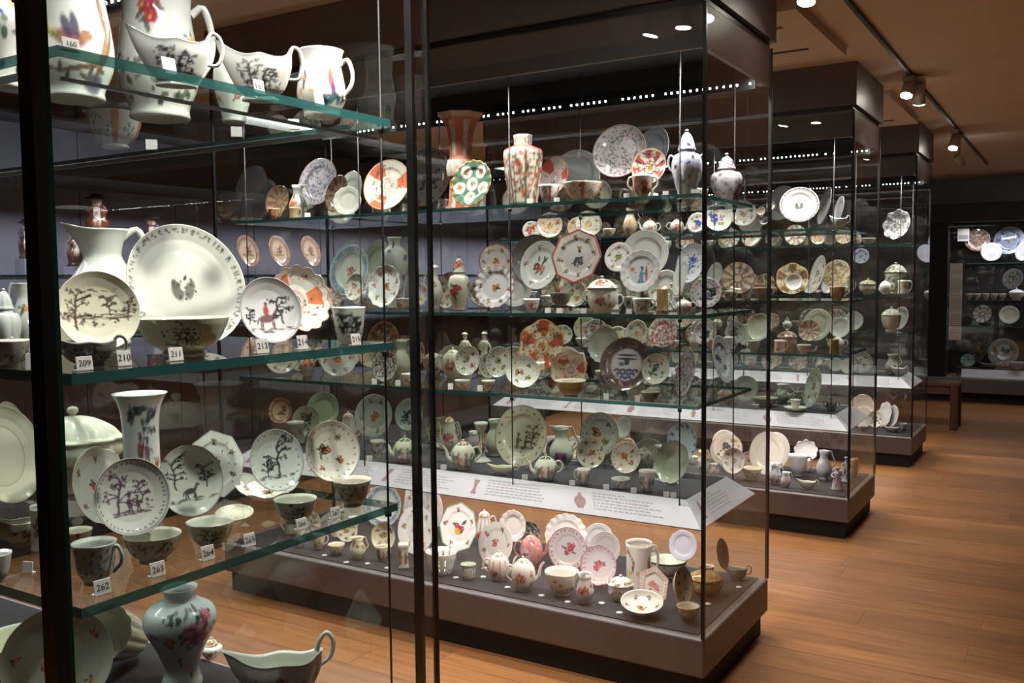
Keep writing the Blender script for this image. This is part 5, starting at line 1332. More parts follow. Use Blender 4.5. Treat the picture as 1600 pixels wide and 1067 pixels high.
W(1, 'D', 'cup', 590, 717, 22, 28, ('dense', (SEPIA, BLACK)), 'dark printed coffee cup left of the cream teapot', d=.2, base=(196, 192, 172))
W(1, 'D', 'teapot', 633, 720, 36, 44, 'figs', 'cream teapot with figures left of the dark post', d=.18, base=(222, 218, 190), hs=1)
PL(1, 'D', 640, 648, 42, 50, ('kaki', (BLACK, SEPIA)), 'black sprigged plate above the cream teapot', .5, base=(196, 198, 184))
W(1, 'D', 'coffeepot', 703, 692, 24, 62, ('redfl',), 'tall cream chocolate pot with orange lid behind white teapot', d=.45, base=(216, 208, 184), hs=1, knob=IRON)
W(1, 'D', 'teapot', 724, 731, 38, 50, 'figs', 'white teapot with brown figures right of the dark post', d=.18, base=(228, 222, 206), hs=1)
W(1, 'D', 'candle', 752, 700, 30, 62, ('figs',), 'white candlestick with painted figure stem', d=.36, base=(222, 222, 206))
W(1, 'D', 'ewer', 774, 700, 34, 58, 'plain', 'large pale jug behind the candlestick', d=.5, base=(204, 204, 184), hs=1)
PL(1, 'D', 816, 681, 78, 94, ('kaki', (BROWN, SEPIA, (190, 110, 70))), 'large cream plate with brown rim and butterflies', .3, base=(224, 214, 190), lean=14)
W(1, 'D', 'boat', 786, 740, 30, 18, 'plain', 'small yellowish shell boat lying before the cream plate', d=.17, base=(222, 216, 180), hs=0)
W(1, 'D', 'teapot', 853, 745, 36, 44, ('figs', (120, 80, 60)), 'white teapot with brown figures below the tall coffee pot', d=.16, base=(228, 226, 210), hs=1)
W(1, 'D', 'ewer', 877, 710, 38, 66, 'arms', 'white jug with red and blue coat of arms', d=.4, base=(226, 224, 210), hs=1, spout=-1.4)
PL(1, 'D', 938, 679, 58, 68, ('kaki', (BLACK, SEPIA, RED)), 'grey plate with dark figures behind two saucers', .45, base=(184, 182, 170))
PL(1, 'D', 925, 707, 44, 48, ('kaki', (RED, BROWN, (160, 70, 60))), 'saucer with red-brown rim scene, left of two', .26, 'saucer', base=(224, 214, 196))
PL(1, 'D', 980, 715, 44, 48, ('kaki', (RED, GREEN, IRON)), 'white saucer with red and green sprays, right of two', .2, 'saucer', base=(228, 222, 208))
W(1, 'D', 'cup', 912, 752, 22, 26, 'figs', 'tiny coffee cup with handle below the red-brown saucer', d=.155, base=(220, 212, 196), hs=-1)
W(1, 'D', 'teabowl', 970, 758, 30, 16, 'sprig', 'shallow tea bowl below the red and green saucer', d=.175, base=(220, 216, 206))
W(1, 'D', 'beaker', 1011, 766, 26, 34, 'figs', 'fluted beaker with red figures ' + N, d=.17, base=(206, 196, 188), lobes=(8, .06))
W(1, 'D', 'teapot', 1006, 718, 30, 50, ('dense', (BLACK, SEPIA)), 'dark teapot with black scene right of the grey plate', d=.45, base=(170, 164, 150), hs=-1)
PL(1, 'D', 975, 668, 22, 34, ('ring', (200, 200, 196)), 'white plate edge rising behind the grey plate', .62, base=(220, 220, 214))
PL(1, 'D', 1068, 692, 44, 62, 'check', 'white shaped dish with blue square spots', .5, 'charger', base=(224, 222, 230), scal=(5, .08))
PL(1, 'D', 1056, 724, 48, 64, ('ring', (150, 156, 140)), 'greenish shell dish leaning near the right corner', .22, 'dish', base=(190, 196, 178), scal=(9, .08), lean=20)
W(1, 'D', 'ewer', 1030, 712, 16, 46, ('dense', (BLACK, (120, 110, 100))), 'small black and white jug left of the shell dish', d=.5, base=(206, 204, 200), hs=-1)
sp = on(2, CASES[1]['sh']['D'], 1040, 762); V, Q, T = tube_data([(-.06, .0, .02), (-.02, 0, .012), (.03, 0, .006), (.05, 0, .012)], [.004, .004, .011, .012], 8, 16)
o = obj('ladle', glaze('ladle', V, Q, np.tile(lin(WHITE), (len(V), 1)), T)); o.location = (sp[0] - .02, sp[1] + .04, sp[2] + .0065); o.rotation_euler = (0, 0, .2); tag(o, 'white porcelain ladle lying at the front of the dark shelf', 'ladle'); note(o['label'])
for px, py in ((577, 722), (693, 731), (820, 745), (894, 752), (947, 760), (990, 764), (1041, 770), (1078, 765)): card(1, 'D', min(px, 1052), py, 9, 8, 'white number card along the front of second case dark shelf', d=.126, group='cards on second case dark shelf')
# base
N = 'in the base of second case'
PL(1, 'E', 600, 790, 54, 64, ('bluerim',), 'white scalloped plate with green-blue rim ' + N, .42, base=(226, 228, 226), scal=(10, .05))
PL(1, 'E', 655, 785, 44, 66, ('sprig', PURPLE), 'pinkish plate with purple sprig behind dark post', .55, base=(214, 204, 204), poly=6)
PL(1, 'E', 603, 838, 36, 44, ('kaki', (SEPIA, GREEN, BROWN)), 'tilted cream bowl with sprigs ' + N, .22, 'dish', base=(220, 214, 192))
PL(1, 'E', 541, 829, 32, 34, ('kaki', (SEPIA, BROWN)), 'small cream leaf saucer at left ' + N, .3, 'saucer', base=(224, 218, 200), s=1)
PL(1, 'E', 652, 828, 54, 72, ('sprig', ROSE), 'white plate with magenta flowers left of dark post', .3, base=(228, 222, 222))
W(1, 'E', 'baluster', 585, 860, 18, 58, 'blue', 'slim pale vase left of the tilted cream bowl', d=.62, base=(196, 196, 200))
W(1, 'E', 'caddy', 631, 891, 24, 38, 'figs', 'square white tea caddy stand with painted panels', base=(226, 218, 206), poly=4)
W(1, 'E', 'cup', 597, 876, 20, 24, 'figs', 'small cup left of the square stand', base=(216, 206, 182))
W(1, 'E', 'sparrow', 559, 876, 26, 34, 'sprig', 'cream jug with sprigs at left front ' + N, base=(224, 216, 194))
W(1, 'E', 'teabowl', 526, 868, 26, 17, 'sprig', 'cream tea bowl at left front ' + N, base=(224, 216, 196))
W(1, 'E', 'cup', 498, 858, 22, 24, 'sprig', 'cream cup standing on a saucer at far left ' + N, base=(222, 214, 194))
W(1, 'E', 'teabowl', 468, 856, 20, 14, 'plain', 'leftmost plain tea bowl ' + N, base=(220, 214, 200))
W(1, 'E', 'basket', 690, 896, 50, 36, 'plain', 'round pierced white openwork basket behind the dark posts', base=(230, 230, 226), holes=True)
PL(1, 'E', 718, 824, 56, 74, ('bouquet', ROSE, (120, 160, 130)), 'octagonal white plate with pink and yellow bouquets', .3, base=(238, 234, 232), poly=8)
PL(1, 'E', 676, 800, 34, 60, ('ring', (220, 200, 200)), 'pale pink plate behind the octagonal bouquet plate', .6, base=(220, 208, 206))
W(1, 'E', 'coffeepot', 757, 832, 28, 58, ('spiral',), 'tall white coffee pot with looped garland behind', d=.6, base=(226, 218, 212), hs=1)
PL(1, 'E', 776, 850, 50, 66, ('sprig', ROSE, None, 5), 'oval white plate with small rose behind the spiral teapot', .35, base=(224, 218, 212), lean=16)
PL(1, 'E', 802, 822, 40, 48, ('ring', (210, 200, 196)), 'white scalloped plate behind the pink teapot', .58, base=(228, 218, 214), scal=(14, .05))
W(1, 'E', 'teapot', 830, 861, 36, 58, 'pink', 'salmon pink teapot with white medallion', d=.42, base=(216, 150, 142), hs=-1)
W(1, 'E', 'teapot', 780, 906, 34, 50, 'spiral', 'white spiral fluted teapot with roses', base=(226, 214, 208), hs=-1, lobes=(10, .05))
W(1, 'E', 'teapot', 818, 922, 38, 58, 'redfl', 'white globular teapot with red roses, spout to the right', base=(230, 222, 214), hs=-1)
W(1, 'E', 'beaker', 732, 905, 25, 25, 'greenrim', 'small white cup with dotted rim near the front', base=(226, 222, 212))
PL(1, 'E', 884, 836, 74, 62, ('ring', (216, 208, 204)), 'large white scalloped plate behind the pink-flowered plate', .55, base=(232, 226, 224), scal=(16, .05), lean=18)
PL(1, 'E', 888, 862, 58, 66, 'pinkrim', 'white plate with pink rim and central medallion', .46, base=(232, 224, 222))
PL(1, 'E', 935, 840, 44, 44, ('ring', (200, 200, 206)), 'pale grey plate behind the tankard, upper of two', .62, base=(210, 206, 208))
PL(1, 'E', 946, 856, 46, 50, ('ring', (210, 206, 204)), 'pale plate left of the tankard, lower of two', .5, base=(226, 220, 216))
W(1, 'E', 'bowl', 878, 929, 54, 38, 'sprig', 'white bowl with sprigs at the front ' + N, base=(226, 220, 208))
W(1, 'E', 'sparrow', 914, 944, 28, 48, 'redfl', 'small white milk jug with red flowers', base=(220, 212, 208), hs=-1)
PL(1, 'E', 938, 890, 54, 60, 'pinkrim', 'pink bordered scalloped saucer behind the milk jug', .36, 'saucer', base=(234, 222, 224), scal=(10, .05))
W(1, 'E', 'covered', 970, 937, 40, 42, 'sprig', 'small covered sucrier on a saucer right of milk jug', base=(222, 216, 214))
W(1, 'E', 'mug', 998, 882, 44, 70, 'exotic', 'large white tankard painted with an orange bird', d=.42, base=(234, 224, 212), hs=1)
PL(1, 'E', 1022, 915, 48, 58, ('pinkrim', (200, 90, 90)), 'hexagonal white dish with pink edge near the corner', .2, 'plate', base=(234, 226, 216), poly=6)
W(1, 'E', 'bowl', 1043, 892, 62, 28, 'greenrim', 'round white bowl with green rim', d=.6, base=(222, 222, 206))
PL(1, 'E', 1060, 915, 26, 56, ('kaki', (BROWN, SEPIA)), 'dish turned edge-on right of the hexagonal dish', .26, 'dish', base=(200, 190, 172), s=1)
PL(1, 'E', 1003, 950, 66, 26, ('sprig', PURPLE), 'small oval white tray lying at the front corner', .12, 'dish', base=(236, 232, 222), lean=76, stand=False)
PL(1, 'E', 1068, 852, 42, 46, ('ring', (170, 170, 190)), 'lilac plate behind the green-rimmed bowl', .62, base=(206, 200, 216))
W(1, 'E', 'covered', 1102, 926, 52, 44, 'gold', 'gilt covered bowl in the end corner of second case', base=(190, 150, 90), d=.46)
PL(1, 'E', 1127, 865, 16, 46, ('ring', (160, 150, 140)), 'thin grey plate turned edge-on near the case end', .56, base=(190, 184, 176), s=1)
W(1, 'E', 'bowl', 1106, 951, 36, 26, 'gold', 'cream bowl at the front corner beside the joint', base=(214, 206, 184), d=.14)
W(1, 'E', 'boat', 1152, 902, 26, 26, 'plain', 'small glossy grey sauceboat at the far end of base', base=(150, 140, 134), d=.7)
for i, (px, py) in enumerate(((541, 879), (574, 881), (605, 888), (507, 868), (712, 903), (757, 888), (755, 902), (793, 918), (846, 931), (887, 941), (940, 943), (968, 958), (1107, 944), (1155, 918))):
    disc(1, px, py, 'round white disc on the base of second case', 'number discs in second case base')

# ================================================================== third case, right end seen past the second
N = 'in third case'
PL(2, 'A', 1249, 321, 62, 56, ('crest',), 'bright white plate with small crest on top shelf of third case', .16, base=(186, 184, 184), s=-1, lean=20)
PL(2, 'A', 1222, 318, 44, 54, ('ring', (170, 176, 170)), 'dim plate behind the bright crested plate', .5, base=(164, 168, 164))
PL(2, 'A', 1291, 322, 16, 58, ('ring', (150, 150, 150)), 'grey plate edge-on right of the crested plate, left of two', .3, base=(170, 170, 168), s=-1)
PL(2, 'A', 1312, 330, 14, 46, ('ring', (150, 150, 150)), 'white plate edge-on right of the crested plate, right of two', .3, base=(206, 206, 204), s=-1)
W(2, 'A', 'boat', 1326, 352, 18, 20, 'plain', 'white sauceboat at the right end of third case top shelf', d=.14, base=(220, 220, 216))
PL(2, 'A', 1161, 334, 42, 40, ('kaki', (SEPIA, BROWN)), 'pale plate seen beside the second case end, top shelf', .3, base=(196, 190, 184))
for i, (px, py) in enumerate(((1190, 330), (1205, 322), (1194, 345))): PL(2, 'A', px, py, 13, 14, ('kaki', (SEPIA, BLACK)), 'tiny round dish %s of three left of the crested plate' % ('left', 'upper', 'lower')[i], .25, 'saucer', base=(190, 188, 184))
PL(2, 'B', 1153, 435, 50, 50, 'radial', 'brown wheel-patterned plate on second shelf of third case', .3, base=(196, 176, 156))
PL(2, 'B', 1118, 430, 22, 40, ('ring', (170, 170, 160)), 'pale plate edge-on left of the brown wheel plate', .3, base=(200, 200, 188), s=-1)
W(2, 'B', 'bowl', 1192, 468, 32, 20, ('dense', (BROWN, BLACK)), 'dark brown bowl right of the brown wheel plate', d=.15, base=(150, 124, 100))
PL(2, 'B', 1195, 445, 30, 34, ('imari', BROWN, BLACK), 'brown imari plate behind the dark brown bowl', .4, base=(190, 170, 146))
PL(2, 'B', 1238, 436, 54, 48, ('imari', (150, 100, 60), BROWN, 5), 'gold and brown lobed plate on second shelf of third case', .35, base=(222, 204, 170), scal=(6, .07))
PL(2, 'B', 1241, 441, 25, 26, ('ring', (170, 170, 170)), 'small white saucer before the gold and brown plate', .15, 'saucer', base=(232, 230, 226))
W(2, 'B', 'jar', 1250, 420, 22, 20, 'sprig', 'covered jar top rising behind the gold and brown plate', d=.65, base=(190, 180, 160), lift=.05)
PL(2, 'B', 1280, 428, 20, 56, ('kaki', (SEPIA,)), 'tall plate edge-on right of the gold and brown plate', .25, base=(206, 204, 196), s=-1)
PL(2, 'B', 1315, 428, 40, 44, ('dense', (GOLD, BROWN, (200, 180, 140))), 'gilt plate near the right end of third case', .35, base=(220, 206, 176))
W(2, 'B', 'cup', 1318, 452, 24, 22, 'gold', 'gilt cup before the gilt plate, third case', d=.15, base=(226, 214, 190))
PL(2, 'C', 1265, 517, 32, 33, ('radial', (150, 110, 80)), 'small saucer with star pattern on third shelf of third case', .18, 'saucer', base=(222, 212, 196))
PL(2, 'C', 1278, 508, 42, 50, ('ring', (180, 180, 164)), 'greenish plate behind the star saucer', .5, base=(192, 192, 172))
PL(2, 'C', 1189, 512, 36, 42, ('ring', (170, 170, 150)), 'pale bowl-like plate on third shelf of third case', .3, 'saucer', base=(206, 204, 184))
W(2, 'C', 'covered', 1230, 530, 30, 36, ('dense', (BROWN, SEPIA)), 'oval brown box left of the star saucer', d=.3, base=(190, 164, 140))
W(2, 'C', 'mug', 1218, 553, 18, 20, 'spiral', 'small pinkish mug below the oval brown box', d=.13, base=(210, 190, 176))
W(2, 'C', 'teabowl', 1256, 553, 22, 14, 'sprig', 'small tea bowl below the star saucer', d=.13, base=(206, 198, 182))
W(2, 'C', 'teapot', 1309, 528, 20, 28, 'plain', 'plain white teapot right of the greenish plate', d=.3, base=(214, 212, 200))
PL(2, 'C', 1325, 512, 30, 32, ('ring', (190, 190, 186)), 'white plate at the right end of third shelf, third case', .35, base=(216, 214, 206))
W(2, 'C', 'mug', 1303, 554, 16, 24, ('gold',), 'small dark green mug below the plain white teapot', d=.13, base=(70, 110, 84), hs=-1)
PL(2, 'C', 1150, 520, 32, 34, ('kaki', (SEPIA, BLUE)), 'sprigged plate beside second case end, third shelf', .35, base=(200, 200, 196))
W(2, 'D', 'cup', 1243, 636, 16, 14, 'plain', 'plain white cup standing on its white saucer, dark shelf', d=.15, base=(226, 224, 206), hs=0, lift=.02)
PL(2, 'D', 1243, 640, 36, 10, 'plain', 'plain white saucer lying under the white cup', .15, 'saucer', base=(226, 224, 210), lean=90, stand=False)
PL(2, 'D', 1273, 606, 22, 62, ('kaki', (SEPIA, GREEN)), 'greenish plate edge-on on dark shelf of third case', .3, base=(190, 194, 176), s=-1)
W(2, 'D', 'ewer', 1222, 622, 26, 30, ('dense', (GREEN, SEPIA)), 'squat greenish jug left of the white cup', d=.5, base=(186, 186, 166))
W(2, 'D', 'figure', 1247, 615, 18, 26, 'dense', 'small dark group figurine behind the white cup', d=.5, base=(160, 156, 140))
W(2, 'D', 'teapot', 1299, 632, 16, 22, ('dense', (BLACK, SEPIA)), 'black and white teapot at right of dark shelf, third case', d=.3, base=(150, 146, 136))
W(2, 'D', 'bowl', 1195, 632, 40, 14, 'plain', 'shallow greenish bowl left of the white cup, third case', d=.3, base=(170, 170, 150))
PL(2, 'E', 1130, 703, 36, 44, ('ring', (214, 190, 180)), 'pink-white plate leftmost in base of third case', .4, base=(226, 208, 198))
PL(2, 'E', 1137, 700, 44, 44, ('kaki', ((200, 150, 130), BROWN)), 'pinkish plate with brown sprigs in base of third case', .3, base=(222, 204, 192))
PL(2, 'E', 1148, 720, 34, 40, ('kaki', ((170, 150, 150),)), 'white saucer leaning before the pinkish sprigged plate', .16, 'saucer', base=(222, 214, 208))
PL(2, 'E', 1132, 690, 38, 36, ('ring', (220, 206, 200)), 'white plate rim rising behind the pinkish plates', .6, base=(226, 216, 210))
PL(2, 'E', 1200, 708, 50, 66, ('ring', (220, 206, 196)), 'large cream-white plate mid base of third case', .35, base=(232, 222, 210))
PL(2, 'E', 1212, 706, 44, 58, ('ring', (200, 196, 190)), 'large white plate behind the cream-white one, third case', .6, base=(222, 214, 208))
W(2, 'E', 'bowl', 1175, 750, 30, 20, 'sprig', 'cream shell bowl at the front, base of third case', base=(226, 212, 186))
W(2, 'E', 'cup', 1247, 744, 30, 34, 'plain', 'large plain white cup with handle, base of third case', base=(220, 216, 216))
PL(2, 'E', 1259, 706, 48, 30, ('ring', (190, 186, 190)), 'white scallop shell dish behind the large white cup', .64, 'dish', base=(214, 208, 210), scal=(9, .12), lean=30)
W(2, 'E', 'sparrow', 1228, 762, 16, 24, 'plain', 'small white jug before the large white cup', base=(216, 210, 210))
W(2, 'E', 'boat', 1262, 764, 20, 16, 'plain', 'small white butter boat at the front, base of third case', base=(230, 228, 216), hs=0)
W(2, 'E', 'ewer', 1287, 752, 24, 46, 'plain', 'white ewer with high lip right of the large cup', d=.45, base=(206, 202, 206), hs=1)
W(2, 'E', 'sparrow', 1211, 748, 20, 34, 'blue', 'small blue and white jug left of the large white cup', d=.16, base=(206, 206, 212))
W(2, 'E', 'figure', 1308, 764, 20, 36, ('dense', (BLUE, ROSE)), 'small coloured figurine near the right corner, third case', d=.2, base=(196, 192, 200))
W(2, 'E', 'figure', 1322, 755, 16, 40, ('dense', (BLUE, BLACK)), 'small blue and white figurine beside the corner, third case', d=.45, base=(200, 200, 206))
W(2, 'E', 'cup', 1335, 752, 12, 30, ('gold',), 'narrow dim cup at the end glass of third case', d=.62, base=(170, 160, 150))

# ================================================================== fourth case, right end
PL(3, 'A', 1408, 351, 38, 46, ('dense', ((90, 80, 80), (150, 140, 140))), 'lobed white plate with dark rim on top shelf of fourth case', .3, base=(222, 218, 216), scal=(8, .1))
W(3, 'A', 'bowl', 1357, 376, 22, 10, 'plain', 'shallow white bowl on top shelf of fourth case', d=.3, base=(200, 200, 198))
W(3, 'B', 'tureen', 1399, 458, 32, 54, ('dense', (BLACK, (120, 112, 100))), 'covered tureen with dark bands on second shelf of fourth case', d=.4, base=(206, 202, 190))
W(3, 'B', 'mug', 1412, 458, 18, 22, 'sprig', 'white mug right of the banded tureen', d=.2, base=(216, 214, 204))
W(3, 'B', 'teapot', 1383, 458, 18, 24, 'plain', 'white teapot left of the banded tureen', d=.2, base=(226, 224, 216))
W(3, 'B', 'covered', 1356, 458, 26, 26, ('dense', ((170, 150, 120),)), 'bright white covered bowl in fourth case second shelf', d=.3, base=(226, 220, 206))
PL(3, 'B', 1345, 400, 26, 24, ('kaki', ((140, 150, 190),)), 'round pale blue plate high behind the covered bowl', .55, base=(196, 204, 226))
W(3, 'C', 'tureen', 1392, 522, 28, 42, 'plain', 'white animal-shaped tureen on third shelf of fourth case', d=.3, base=(196, 190, 176), lobes=(5, .12))
PL(3, 'C', 1334, 515, 28, 30, ('ring', (190, 190, 180)), 'white plate on third shelf of fourth case', .3, base=(206, 204, 196))
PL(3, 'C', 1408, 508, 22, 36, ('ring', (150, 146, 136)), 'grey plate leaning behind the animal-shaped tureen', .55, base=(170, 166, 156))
PL(3, 'D', 1345, 566, 34, 34, ('kaki', (PINK, SEPIA)), 'pinkish flowered plate on dark shelf of fourth case', .3, base=(206, 196, 192))
PL(3, 'D', 1326, 575, 24, 24, ('ring', (190, 190, 186)), 'white saucer on dark shelf of fourth case', .18, 'saucer', base=(210, 208, 200))
W(3, 'D', 'ewer', 1393, 588, 20, 32, ('dense', (SEPIA,)), 'patterned jug on dark shelf of fourth case', d=.3, base=(196, 190, 176))
W(3, 'D', 'boat', 1404, 590, 16, 16, 'plain', 'small white boat beside the patterned jug', d=.24, base=(200, 198, 190))
PL(3, 'E', 1348, 644, 36, 48, ('ring', (226, 200, 186)), 'large pinkish plate in base of fourth case', .45, base=(228, 208, 196))
PL(3, 'E', 1350, 652, 26, 34, ('ring', (220, 200, 190)), 'smaller pinkish plate before the large one, fourth case', .3, base=(226, 210, 200))
PL(3, 'E', 1368, 655, 24, 26, ('kaki', (GREEN, SEPIA)), 'small saucer with green sprig in base of fourth case', .2, 'saucer', base=(216, 212, 206))
PL(3, 'E', 1384, 648, 18, 40, ('ring', (120, 116, 116)), 'white shell edge-on in base of fourth case, left of two', .4, base=(220, 218, 216), s=-1, scal=(8, .06))
PL(3, 'E', 1396, 650, 16, 34, ('ring', (120, 116, 116)), 'white shell edge-on in base of fourth case, right of two', .35, base=(214, 212, 210), s=-1, scal=(8, .06))
W(3, 'E', 'boat', 1393, 676, 18, 10, 'plain', 'small pale boat at the front, base of fourth case', base=(196, 190, 186), d=.2)
W(3, 'E', 'teabowl', 1410, 672, 14, 12, 'plain', 'small pale bowl at the front corner, base of fourth case', base=(196, 190, 186), d=.32)
W(3, 'E', 'teabowl', 1350, 681, 12, 8, 'plain', 'tiny shallow bowl at the front, base of fourth case', base=(186, 180, 176), d=.15)

# ================================================================== far wall case
def FP(z, px, py, w, h, style, label, y=.25, **kw): PL(3, 'A', px, py, w, h, style, label, None, z=(1, FY + y, FSH[z]), **kw)
FP('T', 1527, 375, 36, 36, ('radial', (90, 70, 60)), 'brown striped plate on top shelf of far wall case', base=(150, 130, 116))
FP('T', 1549, 394, 31, 29, ('ring', (150, 140, 140)), 'white plate with dark ring on top shelf of far wall case', y=.15, base=(232, 228, 228))
FP('T', 1577, 376, 42, 44, ('kaki', ((120, 130, 160),)), 'large bluish plate on top shelf of far wall case', y=.32, base=(150, 160, 184))
FP('T', 1601, 393, 24, 30, ('ring', (150, 140, 140)), 'white plate cut by the right picture edge, far wall case', y=.15, base=(226, 224, 226))
FP('B', 1535, 491, 26, 28, ('radial', (90, 80, 80)), 'patterned plate with white rim on lower shelf, left of two', base=(206, 200, 196), y=.2)
FP('B', 1577, 492, 29, 28, ('ring', (140, 140, 140)), 'white rimmed plate on lower shelf of wall case, right of two', base=(222, 218, 214), y=.2)
FP('C', 1568, 551, 42, 44, ('kaki', ((120, 116, 116), BLACK)), 'large dark-patterned dish at the bottom of far wall case', base=(160, 156, 156), y=.3)
FP('C', 1512, 566, 20, 20, ('kaki', (TEAL, DGREEN)), 'small teal dish at bottom left of far wall case', base=(120, 160, 168), y=.2)
FP('C', 1530, 545, 26, 44, ('kaki', (BLACK, SEPIA)), 'dim dark plate behind the teal dish', base=(96, 92, 90), y=.3)
FP('A', 1583, 436, 28, 32, ('kaki', ((100, 100, 100),)), 'dim round plate behind the row of white bowls', base=(120, 120, 122), y=.34)
def FWR(z, kind, px, w, h, style, label, y=.25, base=WHITE, **kw):
    p = on(1, FY + y, px, 480); D = depth(p); SEED[0] += 1
    build(NAMES.get(kind, kind), label, CATS[kind], parts_ware(kind, w / 2 * D / F, h * D / F, max(w, h), style, base, SEED[0], 1, **kw), (p[0], p[1], FSH[z] + .0006), face(p))
for i, px in enumerate((1514, 1527, 1540, 1553, 1566)): FWR('A', 'bowl', px, 11, 10, 'sprig', 'small white bowl, %s from the left in the row in far wall case' % ('first', 'second', 'third', 'fourth', 'fifth')[i], base=(196, 194, 194))
FWR('A', 'tureen', 1588, 22, 20, 'plain', 'bright white tureen near right end of the bowl row', y=.15, base=(226, 224, 224))
FWR('C', 'boat', 1552, 22, 10, ('dense', (BLACK,)), 'dark boat-shaped dish at the bottom of far wall case', y=.15, base=(110, 106, 106))
FWR('C', 'bowl', 1592, 24, 12, ('dense', ((120, 120, 130),)), 'grey bowl at bottom right of far wall case', y=.12, base=(150, 150, 156))

# ================================================================== left wall case: brown jugs and oval plaques
def LWR(px, topy, w, h, label, base, coat, kind='toby', x=-4.45):
    p = on(0, x, px, topy); D = depth(p); H = h * D / F; zb = p[2] - H
    SEED[0] += 1
    zs = 1.612
    if zb < zs: zb = zs
    o = build('figurine', label, 'figurine', parts_ware(kind, w / 2 * D / F, H, max(w, h), ('toby', base), base, SEED[0], 1, coat=coat), (p[0], p[1], zb + .0006), face(p))
    if zb > zs + .01:
        b = box('display_block', -.055, .055, -.055, .055, 0, zb - zs - .002, M['lilac']); b.location = (p[0], p[1], zs + .0006)
        lab = 'lilac display block under the ' + label; tag(b, lab, 'display block', 'lilac blocks in left wall case'); note(lab)
LWR(150, 303, 34, 70, 'brown seated figure jug with black hat above the swallow jug', (110, 62, 48), (120, 60, 46))
LWR(236, 335, 28, 62, 'dark seated figure jug right of the swallow jug', (80, 56, 70), (70, 60, 90))
LWR(41, 342, 26, 62, 'dim seated figure jug at far left beside corner post', (84, 74, 78), (96, 84, 84))
LWR(118, 356, 28, 60, 'dark brown figure jug left of the swallow jug', (74, 52, 50), (80, 54, 50), x=-4.28)
for i, px in enumerate((386, 435, 484)):
    PL(3, 'A', px, 393, 37, 50 - i, 'brown', 'oval brown stoneware plaque in left wall case, %s of three' % ('left', 'middle', 'right')[i], None, z=(0, -4.4, 1.612), base=(196, 164, 142), rot=math.radians(95), oval=.9, lean=16)

# ================================================================== crowded remainder of the cases, seen through the glass
rf = random.Random(11)
TINTS = [(200, 198, 186), (190, 186, 170), (206, 204, 196), (176, 172, 160), (186, 170, 150), (196, 190, 186)]
DESC = ['grey-white', 'cream', 'pale', 'dim grey', 'brownish', 'pinkish grey']
ORD = ['first', 'second', 'third', 'fourth', 'fifth', 'sixth', 'seventh', 'eighth', 'ninth', 'tenth', 'eleventh', 'twelfth', 'thirteenth', 'fourteenth', 'fifteenth', 'sixteenth']
def filler(c, sh, x0, x1, n, yrow, plates=.6, fix=None):
    out = []
    cs = CASES[c]; z = cs['sh'][sh]
    for i in range(n):
        for trial in range(14):
            x = x0 + (x1 - x0) * (i + .5) / n + rf.uniform(-.02, .02) * (1 + trial * .5); yy = cs['y0'] + yrow + rf.uniform(-.04, .04) * (1 + trial * .3)
            yy = min(max(yy, cs['y0'] + .14), cs['y0'] + cs['w'] - (.12 if sh != 'D' else .26))
            p = np.array([x, yy, z]); ti = rf.randrange(len(TINTS)); pl = rf.random() < plates
            small = 1.0 if trial < 7 else .72
            if pl:
                R = rf.uniform(.06, .095) * small; ln = .22; rz = face(p) + rf.uniform(-.7, .2)
                cir = [(x + q * R * math.cos(rz), yy + q * R * math.sin(rz), .03) for q in (-.8, -.4, 0, .4, .8)]
            else:
                k = rf.choice(['teapot', 'cup', 'bowl', 'jar', 'mug', 'ewer', 'sparrow', 'covered', 'teabowl'])
                R, H = {'teapot': (.05, .12), 'cup': (.035, .06), 'bowl': (.065, .07), 'jar': (.045, .15), 'mug': (.04, .09), 'ewer': (.045, .17), 'sparrow': (.035, .1), 'covered': (.05, .12), 'teabowl': (.04, .05)}[k]
                s = rf.uniform(.85, 1.15) * small; cir = [(x, yy, R * s * (1.5 if k in ('teapot', 'ewer', 'mug', 'sparrow', 'cup') else 1.05))]
            if free(c, sh, cir): break
        else:
            continue
        for q in cir: reg(c, sh, *q)
        SEED[0] += 1
        if pl:
            st = rf.choice([('kaki', (SEPIA, GREEN, PINK)), ('ring', (150, 146, 140)), ('kaki', (BLACK, RED, BLUE)), ('radial', BROWN), ('sprig', PINK), ('dense', (SEPIA, PURPLE, GREEN))])
            px = 2 * R * F / depth(p)
            me = plate_mesh(R, px * .8, rf.choice(['plate', 'saucer', 'plate']), st, TINTS[ti], SEED[0], scal=rf.choice([None, None, (12, .05)]))
            q = p + np.array([0, 0, R * math.cos(ln) + .004])
            o = obj('plate', me); o.location = q; o.rotation_euler = (-ln, 0, rz); cat = 'plate'
        else:
            px = 2 * R * F / depth(p) * 1.4
            st = rf.choice(['sprig', 'redfl', ('dense', (SEPIA, GREEN)), 'figs', 'blue', 'plain'])
            o = build(NAMES.get(k, k), None, None, parts_ware(k, R * s, H * s, px, st, TINTS[ti], SEED[0], rf.choice([1, -1])), (p[0], p[1], z + .0006), face(p) + rf.uniform(-.4, .4)); cat = CATS[k]
        FILL.append((o, c, sh, cat, DESC[ti], project(p)[0], yrow))
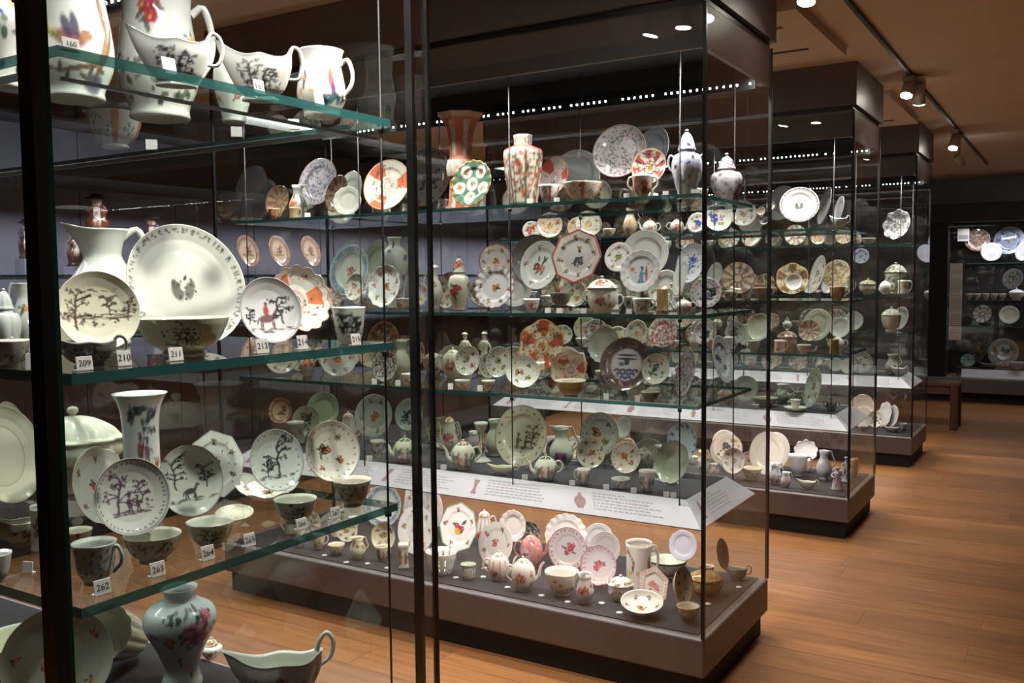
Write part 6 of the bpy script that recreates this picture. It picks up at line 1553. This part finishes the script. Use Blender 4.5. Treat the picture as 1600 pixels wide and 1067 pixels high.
for sh, n in (('A', 10), ('B', 14), ('C', 14), ('D', 12), ('E', 10)):
    filler(1, sh, -2.35, -.2, n, .66 if sh != 'D' else .56, .6)
filler(1, 'A', -2.4, -1.75, 4, .25); filler(1, 'B', -2.4, -1.35, 6, .3); filler(1, 'C', -2.4, -1.9, 3, .25); filler(1, 'E', -2.38, -2.0, 3, .3, .4)
for sh, n in (('A', 11), ('B', 13), ('C', 13), ('D', 11), ('E', 11)):
    filler(2, sh, -2.35, -.62, n, .24, .55); filler(2, sh, -2.3, -.7, n - 2, .54 if sh != 'D' else .48, .75)
    filler(3, sh, -2.3, -.5, n - 2, .26, .6); filler(3, sh, -2.3, -.45, n - 3, .56 if sh != 'D' else .5, .7)
seen = {}
for o, c, sh, cat, desc, px, yrow in sorted(FILL, key=lambda t: t[5]):
    k = (c, sh, cat, yrow); seen[k] = seen.get(k, 0) + 1
    rowt = 'back ' if yrow > .4 else ''
    lab = '%s %s, %s of %srow %s of %s' % (desc, cat, ORD[min(seen[k], 16) - 1] + ' ' + cat, rowt or 'front ', {'A': 'on top shelf', 'B': 'on second shelf', 'C': 'on third shelf', 'D': 'on dark shelf', 'E': 'in base'}[sh], CASES[c]['name'])
    lab = lab.replace('  ', ' ')
    tag(o, lab, cat, 'crowded porcelain in the ' + CASES[c]['name']); note(lab)
used = set()
for o, c, sh, px, stem_, cat, group in LATER:
    for it in sorted((i for i in ITEMS if i[0] == c and i[1] == sh), key=lambda i: abs(i[2] - px) + 30 * abs(i[4])):
        if it[3] in used or len((stem_ + ' before the ' + it[3]).split()) > 16: continue
        used.add(it[3]); lab = stem_ + ' before the ' + it[3]; break
    else: lab = stem_
    tag(o, lab, cat, group); note(lab)
dups = [l for l, n in LABELS.items() if n > 1 and l and 'number' not in l]
print('DUPLABELS', dups[:10]); print('LONG', [l for l in LABELS if l and not 4 <= len(l.split()) <= 16][:20])
print('NOBJ', len(bpy.data.objects), 'TRIS', sum(len(m.loops) - 2 * len(m.polygons) for m in bpy.data.meshes))
